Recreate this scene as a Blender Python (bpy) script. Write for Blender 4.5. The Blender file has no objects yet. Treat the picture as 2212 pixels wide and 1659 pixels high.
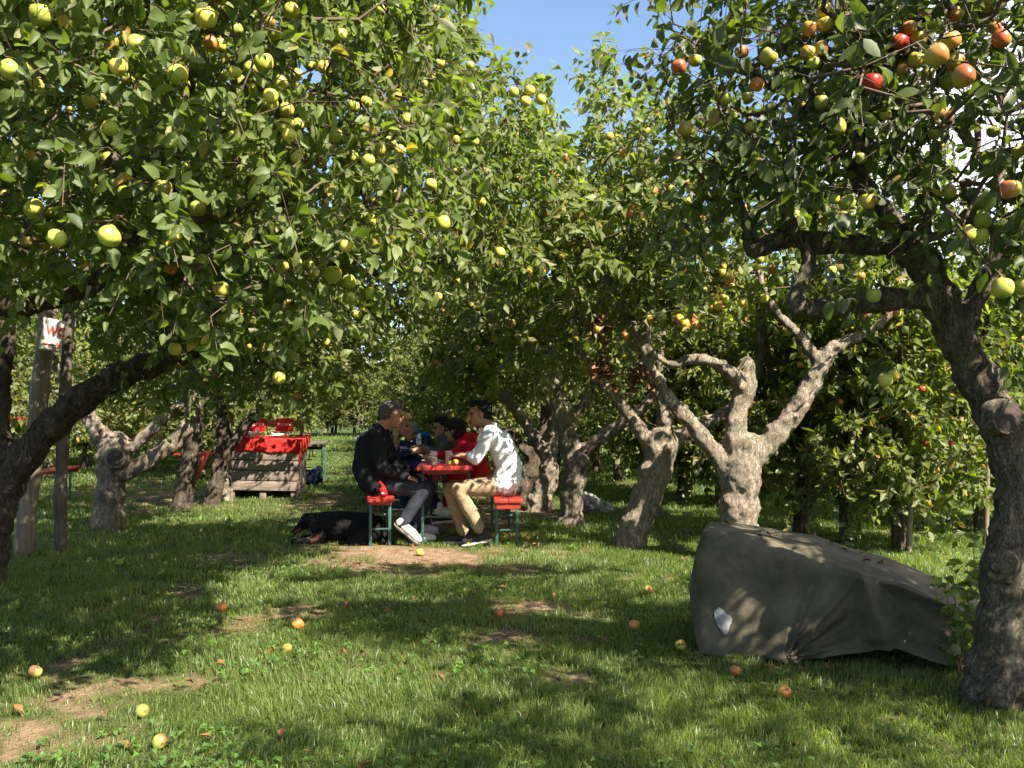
import bpy, bmesh, math, random
import numpy as np
from mathutils import Vector, Matrix

R = math.radians
scene = bpy.context.scene
C = scene.collection
rng = np.random.default_rng(11)
random.seed(5)

# ------------------------------------------------------------------ camera
TILT = 1.55
CAMZ = 1.3
cam = bpy.data.cameras.new('camera')
cam.sensor_width = 36.0
cam.lens = 36.0 * 2217.0 / 2560.0
cam.clip_start = 0.05
cam.clip_end = 2000
cam_o = bpy.data.objects.new('camera', cam)
cam_o.location = (0, 0, CAMZ)
cam_o.rotation_euler = (R(90 + TILT), 0, 0)
C.objects.link(cam_o)
scene.camera = cam_o

# ------------------------------------------------------------------ light
SUN_EL, SUN_BACK = 45.0, 45.0           # elevation; degrees behind the picture plane, from the right
SUN_DIR = Vector((math.cos(R(SUN_EL)) * math.cos(R(SUN_BACK)), -math.cos(R(SUN_EL)) * math.sin(R(SUN_BACK)), math.sin(R(SUN_EL))))
sun = bpy.data.lights.new('sun', 'SUN')
sun.energy = 5.0
sun.angle = R(0.53)
sun.color = (1.0, 0.93, 0.80)
sun_o = bpy.data.objects.new('sun', sun)
sun_o.rotation_euler = SUN_DIR.to_track_quat('Z', 'Y').to_euler()
sun_o.location = (20, -10, 20)
C.objects.link(sun_o)

world = bpy.data.worlds.new('World')
scene.world = world
world.use_nodes = True
wn, wl = world.node_tree.nodes, world.node_tree.links
wn.clear()
w_out = wn.new('ShaderNodeOutputWorld')
w_bg = wn.new('ShaderNodeBackground')
w_bg.inputs['Strength'].default_value = 0.070
sky = wn.new('ShaderNodeTexSky')
sky.sky_type = 'NISHITA'
sky.sun_disc = False
sky.sun_elevation = R(SUN_EL)
sky.sun_rotation = R(90 + SUN_BACK)
sky.air_density = 1.0
sky.dust_density = 0.6
sky.ozone_density = 2.0
w_tc = wn.new('ShaderNodeTexCoord')
w_noise = wn.new('ShaderNodeTexNoise')
w_noise.inputs['Scale'].default_value = 2.2
w_noise.inputs['Detail'].default_value = 7
w_noise.inputs['Roughness'].default_value = 0.55
w_sep = wn.new('ShaderNodeSeparateXYZ')
w_mx = wn.new('ShaderNodeMapRange')       # clouds gather to the right, low
w_mx.inputs['From Min'].default_value = 0.12
w_mx.inputs['From Max'].default_value = 0.50
w_mx.inputs['To Min'].default_value = -0.30
w_mx.inputs['To Max'].default_value = 0.16
w_add = wn.new('ShaderNodeMath'); w_add.operation = 'ADD'
w_ramp = wn.new('ShaderNodeValToRGB')
w_ramp.color_ramp.elements[0].position = 0.50
w_ramp.color_ramp.elements[1].position = 0.62
w_mix = wn.new('ShaderNodeMixRGB')
w_mix.inputs['Color2'].default_value = (8.2, 8.4, 8.8, 1)
wl.new(w_tc.outputs['Generated'], w_noise.inputs['Vector'])
wl.new(w_tc.outputs['Generated'], w_sep.inputs['Vector'])
wl.new(w_sep.outputs['X'], w_mx.inputs['Value'])
wl.new(w_noise.outputs['Fac'], w_add.inputs[0])
wl.new(w_mx.outputs['Result'], w_add.inputs[1])
wl.new(w_add.outputs['Value'], w_ramp.inputs['Fac'])
wl.new(w_ramp.outputs['Color'], w_mix.inputs['Fac'])
wl.new(sky.outputs['Color'], w_mix.inputs['Color1'])
wl.new(w_mix.outputs['Color'], w_bg.inputs['Color'])
wl.new(w_bg.outputs['Background'], w_out.inputs['Surface'])

scene.view_settings.view_transform = 'Standard'
scene.view_settings.look = 'None'
scene.view_settings.exposure = 1.9
scene.view_settings.gamma = 1.0
scene.render.engine = 'CYCLES'
cy = scene.cycles
cy.max_bounces = 7
cy.diffuse_bounces = 3
cy.glossy_bounces = 3
cy.transmission_bounces = 6
cy.transparent_max_bounces = 8
cy.use_denoising = True
cy.caustics_reflective = False
cy.caustics_refractive = False
cy.sample_clamp_indirect = 4.0

# ------------------------------------------------------------------ picture <-> place
FD = 2217.0 / 1.15732                      # focal length in units of a 2212 px wide picture
_a = R(TILT)
def pt(u, v, Y):
    """World point at depth y = Y seen at (u, v) of the 2212 x 1659 picture."""
    xc, yc = (u - 1106.0) / FD, -(v - 829.5) / FD
    d = (xc, math.cos(_a) - yc * math.sin(_a), math.sin(_a) + yc * math.cos(_a))
    k = Y / d[1]
    return Vector((d[0] * k, Y, CAMZ + d[2] * k))
def gnd(u, v):
    """Ground point (z = 0) seen at (u, v)."""
    p = pt(u, v, 1.0)
    k = CAMZ / (CAMZ - p.z)
    return Vector((p.x * k, k, 0.0))
def proj(P):
    P = np.asarray(P, float)
    y = P[:, 1]; z = P[:, 2] - CAMZ
    dep = y * math.cos(_a) + z * math.sin(_a)
    up = -y * math.sin(_a) + z * math.cos(_a)
    dep = np.where(dep < 0.05, 0.05, dep)
    return 1106.0 + FD * P[:, 0] / dep, 829.5 - FD * up / dep, dep
def inpoly(u, v, poly):
    inside = np.zeros(len(u), bool)
    n = len(poly)
    for i in range(n):
        x1, y1 = poly[i]; x2, y2 = poly[(i + 1) % n]
        c = ((y1 > v) != (y2 > v)) & (u < (x2 - x1) * (v - y1) / (y2 - y1 + 1e-9) + x1)
        inside ^= c
    return inside

# ------------------------------------------------------------------ value noise (numpy)
_tab = np.random.default_rng(3).random((257, 257))
def vnoise(x, y):
    x = np.asarray(x, float); y = np.asarray(y, float)
    xi = np.floor(x).astype(int); yi = np.floor(y).astype(int)
    fx = x - xi; fy = y - yi
    fx = fx * fx * (3 - 2 * fx); fy = fy * fy * (3 - 2 * fy)
    a = _tab[xi % 256, yi % 256]; b = _tab[(xi + 1) % 256, yi % 256]
    c = _tab[xi % 256, (yi + 1) % 256]; d = _tab[(xi + 1) % 256, (yi + 1) % 256]
    return (a * (1 - fx) + b * fx) * (1 - fy) + (c * (1 - fx) + d * fx) * fy
def fnoise(x, y, o=3):
    s = 0; amp = 0.5; t = 0
    for k in range(o):
        s = s + amp * vnoise(x * 2 ** k + 17 * k, y * 2 ** k + 31 * k); t += amp; amp *= 0.5
    return s / t

# ------------------------------------------------------------------ object helpers
def tag(o, label=None, cat=None, group=None, kind=None):
    if label: o['label'] = label
    if cat: o['category'] = cat
    if group: o['group'] = group
    if kind: o['kind'] = kind
    return o
def empty(name, loc=(0, 0, 0), rz=0.0, label=None, cat=None, group=None):
    o = bpy.data.objects.new(name, None)
    o.empty_display_size = 0.2
    o.location = loc; o.rotation_euler = (0, 0, rz)
    C.objects.link(o)
    return tag(o, label, cat, group)
def link(name, me, parent=None, loc=None):
    o = bpy.data.objects.new(name, me)
    C.objects.link(o)
    if parent is not None:
        o.parent = parent
        if loc is None:                       # geometry given in world space: undo the parent's place
            o.matrix_parent_inverse = pmat(parent).inverted()
        else:
            o.location = loc
    elif loc is not None:
        o.location = loc
    return o
def pmat(o):
    m = Matrix.LocRotScale(o.location, o.rotation_euler, o.scale)
    if o.parent is not None:
        m = pmat(o.parent) @ o.matrix_parent_inverse @ m
    return m
def mesh_np(name, V, faces, mats=(), midx=None, tint=None, smooth=True):
    """faces: list of (n,k) index arrays; midx: list of material indices (one per array)."""
    me = bpy.data.meshes.new(name)
    V = np.asarray(V, np.float32)
    me.vertices.add(len(V)); me.vertices.foreach_set('co', V.ravel())
    loops = np.concatenate([np.asarray(f, np.int32).ravel() for f in faces])
    me.loops.add(len(loops)); me.loops.foreach_set('vertex_index', loops)
    starts = []; k0 = 0; mi = []
    for j, f in enumerate(faces):
        f = np.asarray(f)
        starts.append(k0 + np.arange(len(f), dtype=np.int32) * f.shape[1]); k0 += f.size
        mi.append(np.full(len(f), 0 if midx is None else midx[j], np.int32))
    starts = np.concatenate(starts)
    me.polygons.add(len(starts)); me.polygons.foreach_set('loop_start', starts)
    me.polygons.foreach_set('material_index', np.concatenate(mi))
    me.polygons.foreach_set('use_smooth', np.full(len(starts), smooth))
    for m in mats: me.materials.append(m)
    me.update(calc_edges=True)
    if tint is not None:
        a = me.attributes.new('tint', 'FLOAT', 'POINT')
        a.data.foreach_set('value', np.asarray(tint, np.float32))
    return me

class MB:
    """Collects shapes into one bmesh."""
    def __init__(s): s.bm = bmesh.new()
    def box(s, c, size, M=None, bevel=0.0):
        r = bmesh.ops.create_cube(s.bm, size=1.0)
        vs = r['verts']
        bmesh.ops.scale(s.bm, vec=size, verts=vs)
        if bevel:
            es = list({e for v in vs for e in v.link_edges})
            rr = bmesh.ops.bevel(s.bm, geom=es, offset=bevel, segments=2, affect='EDGES', profile=0.6)
            vs = list({v for f in rr['faces'] for v in f.verts} | {v for v in vs if v.is_valid})
        if M is not None: bmesh.ops.transform(s.bm, matrix=M, verts=vs)
        bmesh.ops.translate(s.bm, vec=c, verts=vs)
        return vs
    def cyl(s, p0, p1, r0, r1=None, n=12, caps=True):
        p0, p1 = Vector(p0), Vector(p1)
        r1 = r0 if r1 is None else r1
        d = p1 - p0
        r = bmesh.ops.create_cone(s.bm, cap_ends=caps, segments=n, radius1=r0, radius2=r1, depth=d.length)
        M = Matrix.Translation((p0 + p1) / 2) @ d.to_track_quat('Z', 'Y').to_matrix().to_4x4()
        bmesh.ops.transform(s.bm, matrix=M, verts=r['verts'])
        return r['verts']
    def ball(s, c, rad, n=14):
        r = bmesh.ops.create_uvsphere(s.bm, u_segments=n, v_segments=max(6, n * 2 // 3), radius=1.0)
        rad = (rad, rad, rad) if isinstance(rad, (int, float)) else rad
        bmesh.ops.scale(s.bm, vec=rad, verts=r['verts'])
        bmesh.ops.translate(s.bm, vec=c, verts=r['verts'])
        return r['verts']
    def lathe(s, prof, n=20, c=(0, 0, 0)):
        rings = []
        for (r, z) in prof:
            if r < 1e-5: rings.append([s.bm.verts.new((c[0], c[1], c[2] + z))])
            else: rings.append([s.bm.verts.new((c[0] + r * math.cos(2 * math.pi * k / n), c[1] + r * math.sin(2 * math.pi * k / n), c[2] + z)) for k in range(n)])
        for a, b in zip(rings, rings[1:]):
            for k in range(n):
                f = [a[k % len(a)], a[(k + 1) % len(a)], b[(k + 1) % len(b)], b[k % len(b)]]
                f2 = []
                for v in f:
                    if v not in f2: f2.append(v)
                if len(f2) >= 3:
                    try: s.bm.faces.new(f2)
                    except ValueError: pass
    def build(s, name, mat, parent=None, smooth=True, loc=None, M=None):
        if M is not None: bmesh.ops.transform(s.bm, matrix=M, verts=s.bm.verts)
        bmesh.ops.recalc_face_normals(s.bm, faces=s.bm.faces)
        me = bpy.data.meshes.new(name); s.bm.to_mesh(me); s.bm.free()
        for m in (mat if isinstance(mat, (list, tuple)) else [mat]): me.materials.append(m)
        if smooth:
            me.polygons.foreach_set('use_smooth', [True] * len(me.polygons))
            try: me.set_sharp_from_angle(angle=R(40))
            except Exception: pass
        return link(name, me, parent, loc)

def tubes(segs, n=4):
    """segs: arrays p0 (k,3), p1, r0, r1 -> verts, quads."""
    p0, p1, r0, r1 = segs
    k = len(p0)
    d = p1 - p0; d /= (np.linalg.norm(d, axis=1, keepdims=True) + 1e-9)
    a = np.where(np.abs(d[:, 2:3]) < 0.9, np.array([[0, 0, 1.0]]), np.array([[1.0, 0, 0]]))
    e1 = np.cross(d, a); e1 /= np.linalg.norm(e1, axis=1, keepdims=True); e2 = np.cross(d, e1)
    ang = np.arange(n) * 2 * np.pi / n
    ring = e1[:, None, :] * np.cos(ang)[None, :, None] + e2[:, None, :] * np.sin(ang)[None, :, None]
    A = p0[:, None, :] + ring * r0[:, None, None]; B = p1[:, None, :] + ring * r1[:, None, None]
    V = np.concatenate([A, B], axis=1).reshape(-1, 3)
    base = (np.arange(k) * 2 * n)[:, None, None]
    i = np.arange(n); j = (i + 1) % n
    q = np.stack([i, j, j + n, i + n], axis=1)[None] + base
    return V, q.reshape(-1, 4)

# capsule unions -> one continuous skin (voxel remesh)
def caps_mesh(name, prims, n=14):
    Vs, Fs, off = [], [], 0
    for p in prims:
        if p[0] == 'e':                               # ellipsoid: centre, radii, 3x3 axes
            c, rad, M = p[1], p[2], p[3]
            th = np.linspace(0, np.pi, 11); ph = np.arange(n) * 2 * np.pi / n
            P = np.stack([np.outer(np.sin(th), np.cos(ph)), np.outer(np.sin(th), np.sin(ph)), np.outer(np.cos(th), np.ones(n))], -1)
            P = P * np.array(rad)
            P = P @ np.array(M, float).T + np.array(c)
        else:
            _, a, ra, b, rb = p
            a = np.array(a, float); b = np.array(b, float)
            d = b - a; L = np.linalg.norm(d)
            if L < 1e-6: d = np.array([0, 0, 1e-4]); L = 1e-4
            d /= L
            x = np.array([0, 0, 1.0]) if abs(d[2]) < 0.9 else np.array([1.0, 0, 0])
            e1 = np.cross(d, x); e1 /= np.linalg.norm(e1); e2 = np.cross(d, e1)
            rows = [(-math.cos(t) * ra, math.sin(t) * ra) for t in np.linspace(0, np.pi / 2, 5)]
            rows += [(L * t, ra + (rb - ra) * t) for t in (0.33, 0.66)]
            rows += [(L + math.sin(t) * rb, math.cos(t) * rb) for t in np.linspace(0, np.pi / 2, 5)]
            ph = np.arange(n) * 2 * np.pi / n
            P = np.array([[a + d * s + (e1 * math.cos(q) + e2 * math.sin(q)) * max(r, 1e-4) for q in ph] for s, r in rows])
        m = len(P)
        Vs.append(P.reshape(-1, 3))
        i = np.arange(m - 1)[:, None]; k = np.arange(n)[None, :]
        q = np.stack([i * n + k, i * n + (k + 1) % n, (i + 1) * n + (k + 1) % n, (i + 1) * n + k], -1).reshape(-1, 4) + off
        Fs.append(q[:, ::-1] if p[0] == 'e' else q)
        Fs.append((np.arange(n)[None] + off)); Fs.append((np.arange(n)[None, ::-1] + off + (m - 1) * n))
        off += m * n
    return np.concatenate(Vs), Fs
def skin(name, prims, mat, parent=None, voxel=0.01, smooth=4, noise=0.0, nsize=0.06, sub=0):
    V, F = caps_mesh(name, prims)
    me = mesh_np(name, V, F, [mat])
    o = link(name, me, parent)
    m = o.modifiers.new('union', 'REMESH'); m.mode = 'VOXEL'; m.voxel_size = voxel; m.use_smooth_shade = True
    if smooth:
        m = o.modifiers.new('smooth', 'SMOOTH'); m.factor = 0.5; m.iterations = smooth
    if noise:
        t = bpy.data.textures.new(name + '_folds', 'CLOUDS'); t.noise_scale = nsize; t.noise_depth = 2
        m = o.modifiers.new('folds', 'DISPLACE'); m.texture = t; m.strength = noise; m.mid_level = 0.5; m.texture_coords = 'LOCAL'
    return o

# ------------------------------------------------------------------ materials
def newmat(name):
    m = bpy.data.materials.new(name); m.use_nodes = True
    n = m.node_tree.nodes; l = m.node_tree.links
    b = n['Principled BSDF']; out = n['Material Output']
    return m, n, l, b, out
def ramp(n, stops):
    r = n.new('ShaderNodeValToRGB')
    e = r.color_ramp.elements
    e[0].position = stops[0][0]; e[0].color = (*stops[0][1], 1)
    e[1].position = stops[-1][0]; e[1].color = (*stops[-1][1], 1)
    for p, c in stops[1:-1]:
        x = e.new(p); x.color = (*c, 1)
    return r
def noise_node(n, l, scale, detail=4, rough=0.55, coord='Object'):
    tc = n.new('ShaderNodeTexCoord'); t = n.new('ShaderNodeTexNoise')
    t.inputs['Scale'].default_value = scale; t.inputs['Detail'].default_value = detail; t.inputs['Roughness'].default_value = rough
    l.new(tc.outputs[coord], t.inputs['Vector'])
    return t
def m_plain(name, col, rough=0.7, var=0.15, scale=30, bump=0.0, spec=0.3, bscale=None, metal=0.0):
    m, n, l, b, out = newmat(name)
    t = noise_node(n, l, scale)
    lo = tuple(c * (1 - var) for c in col); hi = tuple(min(1, c * (1 + var)) for c in col)
    r = ramp(n, [(0.3, lo), (0.7, hi)])
    l.new(t.outputs['Fac'], r.inputs['Fac']); l.new(r.outputs['Color'], b.inputs['Base Color'])
    b.inputs['Roughness'].default_value = rough; b.inputs['Specular IOR Level'].default_value = spec
    b.inputs['Metallic'].default_value = metal
    if bump:
        t2 = noise_node(n, l, bscale or scale * 3, 3)
        bp = n.new('ShaderNodeBump'); bp.inputs['Strength'].default_value = bump; bp.inputs['Distance'].default_value = 0.01
        l.new(t2.outputs['Fac'], bp.inputs['Height']); l.new(bp.outputs['Normal'], b.inputs['Normal'])
    return m
def m_leaf(name, stops, back, trans, rough=0.48, tw=0.32, spec=0.4):
    m, n, l, b, out = newmat(name)
    at = n.new('ShaderNodeAttribute'); at.attribute_name = 'tint'
    mo = noise_node(n, l, 55, 3, 0.6); ma = n.new('ShaderNodeMath'); ma.operation = 'MULTIPLY_ADD'; ma.inputs[1].default_value = 0.34
    mb_ = n.new('ShaderNodeMath'); mb_.operation = 'SUBTRACT'; mb_.inputs[1].default_value = 0.17
    l.new(mo.outputs['Fac'], ma.inputs[0]); l.new(at.outputs['Fac'], ma.inputs[2]); l.new(ma.outputs['Value'], mb_.inputs[0])
    r = ramp(n, stops); l.new(mb_.outputs['Value'], r.inputs['Fac'])
    geo = n.new('ShaderNodeNewGeometry')
    mx = n.new('ShaderNodeMixRGB'); mx.inputs['Color2'].default_value = (*back, 1)
    k = n.new('ShaderNodeMath'); k.operation = 'MULTIPLY'; k.inputs[1].default_value = 0.75
    l.new(geo.outputs['Backfacing'], k.inputs[0]); l.new(k.outputs['Value'], mx.inputs['Fac'])
    l.new(r.outputs['Color'], mx.inputs['Color1']); l.new(mx.outputs['Color'], b.inputs['Base Color'])
    b.inputs['Roughness'].default_value = rough; b.inputs['Specular IOR Level'].default_value = spec
    tr = n.new('ShaderNodeBsdfTranslucent')
    tm = n.new('ShaderNodeMixRGB'); tm.blend_type = 'MULTIPLY'; tm.inputs['Fac'].default_value = 1.0
    tm.inputs['Color2'].default_value = (*trans, 1)
    l.new(r.outputs['Color'], tm.inputs['Color1']); l.new(tm.outputs['Color'], tr.inputs['Color'])
    ms = n.new('ShaderNodeMixShader'); ms.inputs['Fac'].default_value = tw
    l.new(b.outputs['BSDF'], ms.inputs[1]); l.new(tr.outputs['BSDF'], ms.inputs[2]); l.new(ms.outputs['Shader'], out.inputs['Surface'])
    return m
def m_bark(name, cols, lichen=0.35):
    m, n, l, b, out = newmat(name)
    tc = n.new('ShaderNodeTexCoord')
    mp = n.new('ShaderNodeMapping'); mp.inputs['Scale'].default_value = (1, 1, 0.35); l.new(tc.outputs['Object'], mp.inputs['Vector'])
    a = n.new('ShaderNodeTexNoise'); a.inputs['Scale'].default_value = 22; a.inputs['Detail'].default_value = 10; a.inputs['Roughness'].default_value = 0.74
    l.new(mp.outputs['Vector'], a.inputs['Vector'])
    vo = n.new('ShaderNodeTexVoronoi'); vo.feature = 'DISTANCE_TO_EDGE'; vo.inputs['Scale'].default_value = 38
    wz = n.new('ShaderNodeMixRGB'); wz.blend_type = 'ADD'; wz.inputs['Fac'].default_value = 0.2
    l.new(mp.outputs['Vector'], wz.inputs['Color1']); l.new(a.outputs['Color'], wz.inputs['Color2']); l.new(wz.outputs['Color'], vo.inputs['Vector'])
    r = ramp(n, [(0.30, cols[0]), (0.47, cols[1]), (0.62, cols[2])]); l.new(a.outputs['Fac'], r.inputs['Fac'])
    crack = n.new('ShaderNodeMapRange'); crack.inputs['From Min'].default_value = 0.0; crack.inputs['From Max'].default_value = 0.09
    crack.inputs['To Min'].default_value = 0.45; l.new(vo.outputs['Distance'], crack.inputs['Value'])
    mul = n.new('ShaderNodeMixRGB'); mul.blend_type = 'MULTIPLY'; mul.inputs['Fac'].default_value = 0.8
    l.new(r.outputs['Color'], mul.inputs['Color1']); l.new(crack.outputs['Result'], mul.inputs['Color2'])
    big = n.new('ShaderNodeTexNoise'); big.inputs['Scale'].default_value = 5.5; big.inputs['Detail'].default_value = 6; big.inputs['Roughness'].default_value = 0.7
    l.new(tc.outputs['Object'], big.inputs['Vector'])
    lr = ramp(n, [(0.54, (0, 0, 0)), (0.66, (lichen,) * 3)]); l.new(big.outputs['Fac'], lr.inputs['Fac'])
    lx = n.new('ShaderNodeMixRGB'); lx.inputs['Color2'].default_value = (0.24, 0.25, 0.14, 1)
    l.new(lr.outputs['Color'], lx.inputs['Fac']); l.new(mul.outputs['Color'], lx.inputs['Color1'])
    l.new(lx.outputs['Color'], b.inputs['Base Color'])
    b.inputs['Roughness'].default_value = 0.9; b.inputs['Specular IOR Level'].default_value = 0.15
    ad = n.new('ShaderNodeMath'); ad.operation = 'ADD'
    sc = n.new('ShaderNodeMath'); sc.operation = 'MULTIPLY'; sc.inputs[1].default_value = 0.6
    l.new(crack.outputs['Result'], sc.inputs[0]); l.new(a.outputs['Fac'], ad.inputs[0]); l.new(sc.outputs['Value'], ad.inputs[1])
    bp = n.new('ShaderNodeBump'); bp.inputs['Strength'].default_value = 1.0; bp.inputs['Distance'].default_value = 0.03
    l.new(ad.outputs['Value'], bp.inputs['Height']); l.new(bp.outputs['Normal'], b.inputs['Normal'])
    return m
def m_apple(name, base, blush, amount):
    m, n, l, b, out = newmat(name)
    tc = n.new('ShaderNodeTexCoord')
    t = n.new('ShaderNodeTexNoise'); t.inputs['Scale'].default_value = 14; t.inputs['Detail'].default_value = 4
    oi = n.new('ShaderNodeObjectInfo')
    sp = n.new('ShaderNodeSeparateXYZ'); l.new(tc.outputs['Generated'], sp.inputs['Vector']); l.new(tc.outputs['Object'], t.inputs['Vector'])
    s1 = n.new('ShaderNodeMath'); s1.operation = 'MULTIPLY_ADD'; s1.inputs[1].default_value = 0.5
    l.new(t.outputs['Fac'], s1.inputs[0]); l.new(sp.outputs['X'], s1.inputs[2])
    s2 = n.new('ShaderNodeMath'); s2.operation = 'MULTIPLY_ADD'; s2.inputs[1].default_value = 0.35
    l.new(oi.outputs['Random'], s2.inputs[0]); l.new(s1.outputs['Value'], s2.inputs[2])
    f = n.new('ShaderNodeMapRange'); f.inputs['From Min'].default_value = 1.25 - amount; f.inputs['From Max'].default_value = 1.75 - amount
    l.new(s2.outputs['Value'], f.inputs['Value'])
    mx = n.new('ShaderNodeMixRGB'); mx.inputs['Color1'].default_value = (*base, 1); mx.inputs['Color2'].default_value = (*blush, 1)
    l.new(f.outputs['Result'], mx.inputs['Fac'])
    hs = n.new('ShaderNodeHueSaturation')
    hv = n.new('ShaderNodeMapRange'); hv.inputs['To Min'].default_value = 0.7; hv.inputs['To Max'].default_value = 1.12
    l.new(oi.outputs['Random'], hv.inputs['Value']); l.new(hv.outputs['Result'], hs.inputs['Value'])
    l.new(mx.outputs['Color'], hs.inputs['Color'])
    dots = n.new('ShaderNodeTexVoronoi'); dots.inputs['Scale'].default_value = 130; l.new(tc.outputs['Object'], dots.inputs['Vector'])
    dr = ramp(n, [(0.10, (0.35,) * 3), (0.18, (0,) * 3)]); l.new(dots.outputs['Distance'], dr.inputs['Fac'])
    dm = n.new('ShaderNodeMixRGB'); dm.inputs['Color2'].default_value = (0.45, 0.42, 0.22, 1)
    l.new(dr.outputs['Color'], dm.inputs['Fac']); l.new(hs.outputs['Color'], dm.inputs['Color1']); l.new(dm.outputs['Color'], b.inputs['Base Color'])
    b.inputs['Roughness'].default_value = 0.34; b.inputs['Specular IOR Level'].default_value = 0.45
    b.inputs['Subsurface Weight'].default_value = 0.12; b.inputs['Subsurface Radius'].default_value = (0.02, 0.014, 0.004); b.inputs['Subsurface Scale'].default_value = 0.4
    return m

M = {}
GREENS = [(0.0, (0.042, 0.068, 0.014)), (0.40, (0.108, 0.142, 0.034)), (0.80, (0.178, 0.200, 0.064)), (0.93, (0.20, 0.18, 0.045)), (1.0, (0.32, 0.20, 0.04))]
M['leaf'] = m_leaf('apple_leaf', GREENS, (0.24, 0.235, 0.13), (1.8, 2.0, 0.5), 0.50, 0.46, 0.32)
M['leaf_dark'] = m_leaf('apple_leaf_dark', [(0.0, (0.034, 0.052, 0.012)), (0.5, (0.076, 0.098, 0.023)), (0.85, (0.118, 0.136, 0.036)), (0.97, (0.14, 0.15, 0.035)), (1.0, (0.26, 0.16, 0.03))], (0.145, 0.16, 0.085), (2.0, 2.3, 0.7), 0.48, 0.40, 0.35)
M['leaf_far'] = m_leaf('apple_leaf_far', [(0.0, (0.054, 0.080, 0.015)), (0.45, (0.13, 0.160, 0.034)), (0.80, (0.205, 0.215, 0.058)), (0.93, (0.20, 0.18, 0.04)), (1.0, (0.40, 0.22, 0.04))], (0.20, 0.21, 0.10), (1.8, 2.0, 0.5), 0.5, 0.47, 0.35)
M['leaf_dead'] = m_plain('withered_leaf', (0.17, 0.075, 0.03), 0.7, 0.5, 12)
M['twig'] = m_plain('twig_bark', (0.11, 0.075, 0.05), 0.85, 0.3, 20)
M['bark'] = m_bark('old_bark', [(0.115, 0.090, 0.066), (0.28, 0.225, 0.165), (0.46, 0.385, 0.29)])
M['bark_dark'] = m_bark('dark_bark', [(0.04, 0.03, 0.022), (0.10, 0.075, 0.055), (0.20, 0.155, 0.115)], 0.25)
M['bark_shaded'] = m_bark('shaded_grey_brown_bark', [(0.055, 0.043, 0.032), (0.145, 0.115, 0.085), (0.29, 0.235, 0.175)], 0.3)  # darker bark copy, with the right trunk's shade put into the colour
M['cut'] = m_plain('cut_wood', (0.055, 0.04, 0.035), 0.9, 0.4, 25, 0.4)
M['grass'] = m_leaf('grass_blades', [(0.0, (0.065, 0.098, 0.020)), (0.5, (0.130, 0.185, 0.043)), (0.85, (0.195, 0.25, 0.072)), (0.95, (0.25, 0.23, 0.09)), (1.0, (0.36, 0.29, 0.14))], (0.11, 0.15, 0.045), (1.9, 2.0, 0.7), 0.42, 0.42, 0.4)
M['weed'] = m_leaf('weed_leaf', [(0.0, (0.04, 0.09, 0.02)), (1.0, (0.11, 0.19, 0.04))], (0.09, 0.15, 0.05), (2.2, 2.5, 0.9))
M['green_apple'] = m_apple('green_apple_skin', (0.42, 0.45, 0.075), (0.52, 0.40, 0.07), 0.35)
M['yellow_apple'] = m_apple('yellow_apple_skin', (0.55, 0.44, 0.06), (0.55, 0.20, 0.05), 0.5)
M['blush_apple'] = m_apple('blushed_apple_skin', (0.50, 0.38, 0.07), (0.50, 0.12, 0.045), 0.62)
M['bruised_apple'] = m_apple('bruised_apple_skin', (0.33, 0.33, 0.07), (0.20, 0.10, 0.04), 0.62)
M['orange_apple'] = m_apple('orange_apple_skin', (0.58, 0.33, 0.05), (0.58, 0.20, 0.045), 0.7)
M['red_apple'] = m_apple('red_apple_skin', (0.48, 0.11, 0.035), (0.42, 0.03, 0.02), 0.75)
M['stem'] = m_plain('apple_stem', (0.10, 0.06, 0.03), 0.8, 0.2)
M['red_paint'] = m_plain('red_lacquer', (0.31, 0.026, 0.017), 0.45, 0.35, 7, 0.08, 0.4)
M['red_cloth'] = m_plain('red_cloth', (0.42, 0.016, 0.012), 0.8, 0.10, 5, 0.1)
M['green_steel'] = m_plain('green_painted_steel', (0.030, 0.078, 0.062), 0.45, 0.15, 20, 0.0, 0.5)
M['white_paint'] = m_plain('white_sheet', (0.74, 0.73, 0.68), 0.6, 0.08, 8)
M['sign_sheet'] = m_plain('dimmed_sheet', (0.50, 0.49, 0.45), 0.6, 0.22, 14)  # white darkened in the colour, dimming the sunlit sign
M['letter_white'] = m_plain('white_lettering', (0.8, 0.78, 0.74), 0.6, 0.03)
M['letter_red'] = m_plain('red_lettering', (0.42, 0.05, 0.025), 0.6, 0.05)
M['wire'] = m_plain('wire_steel', (0.09, 0.09, 0.085), 0.5, 0.1)

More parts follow.
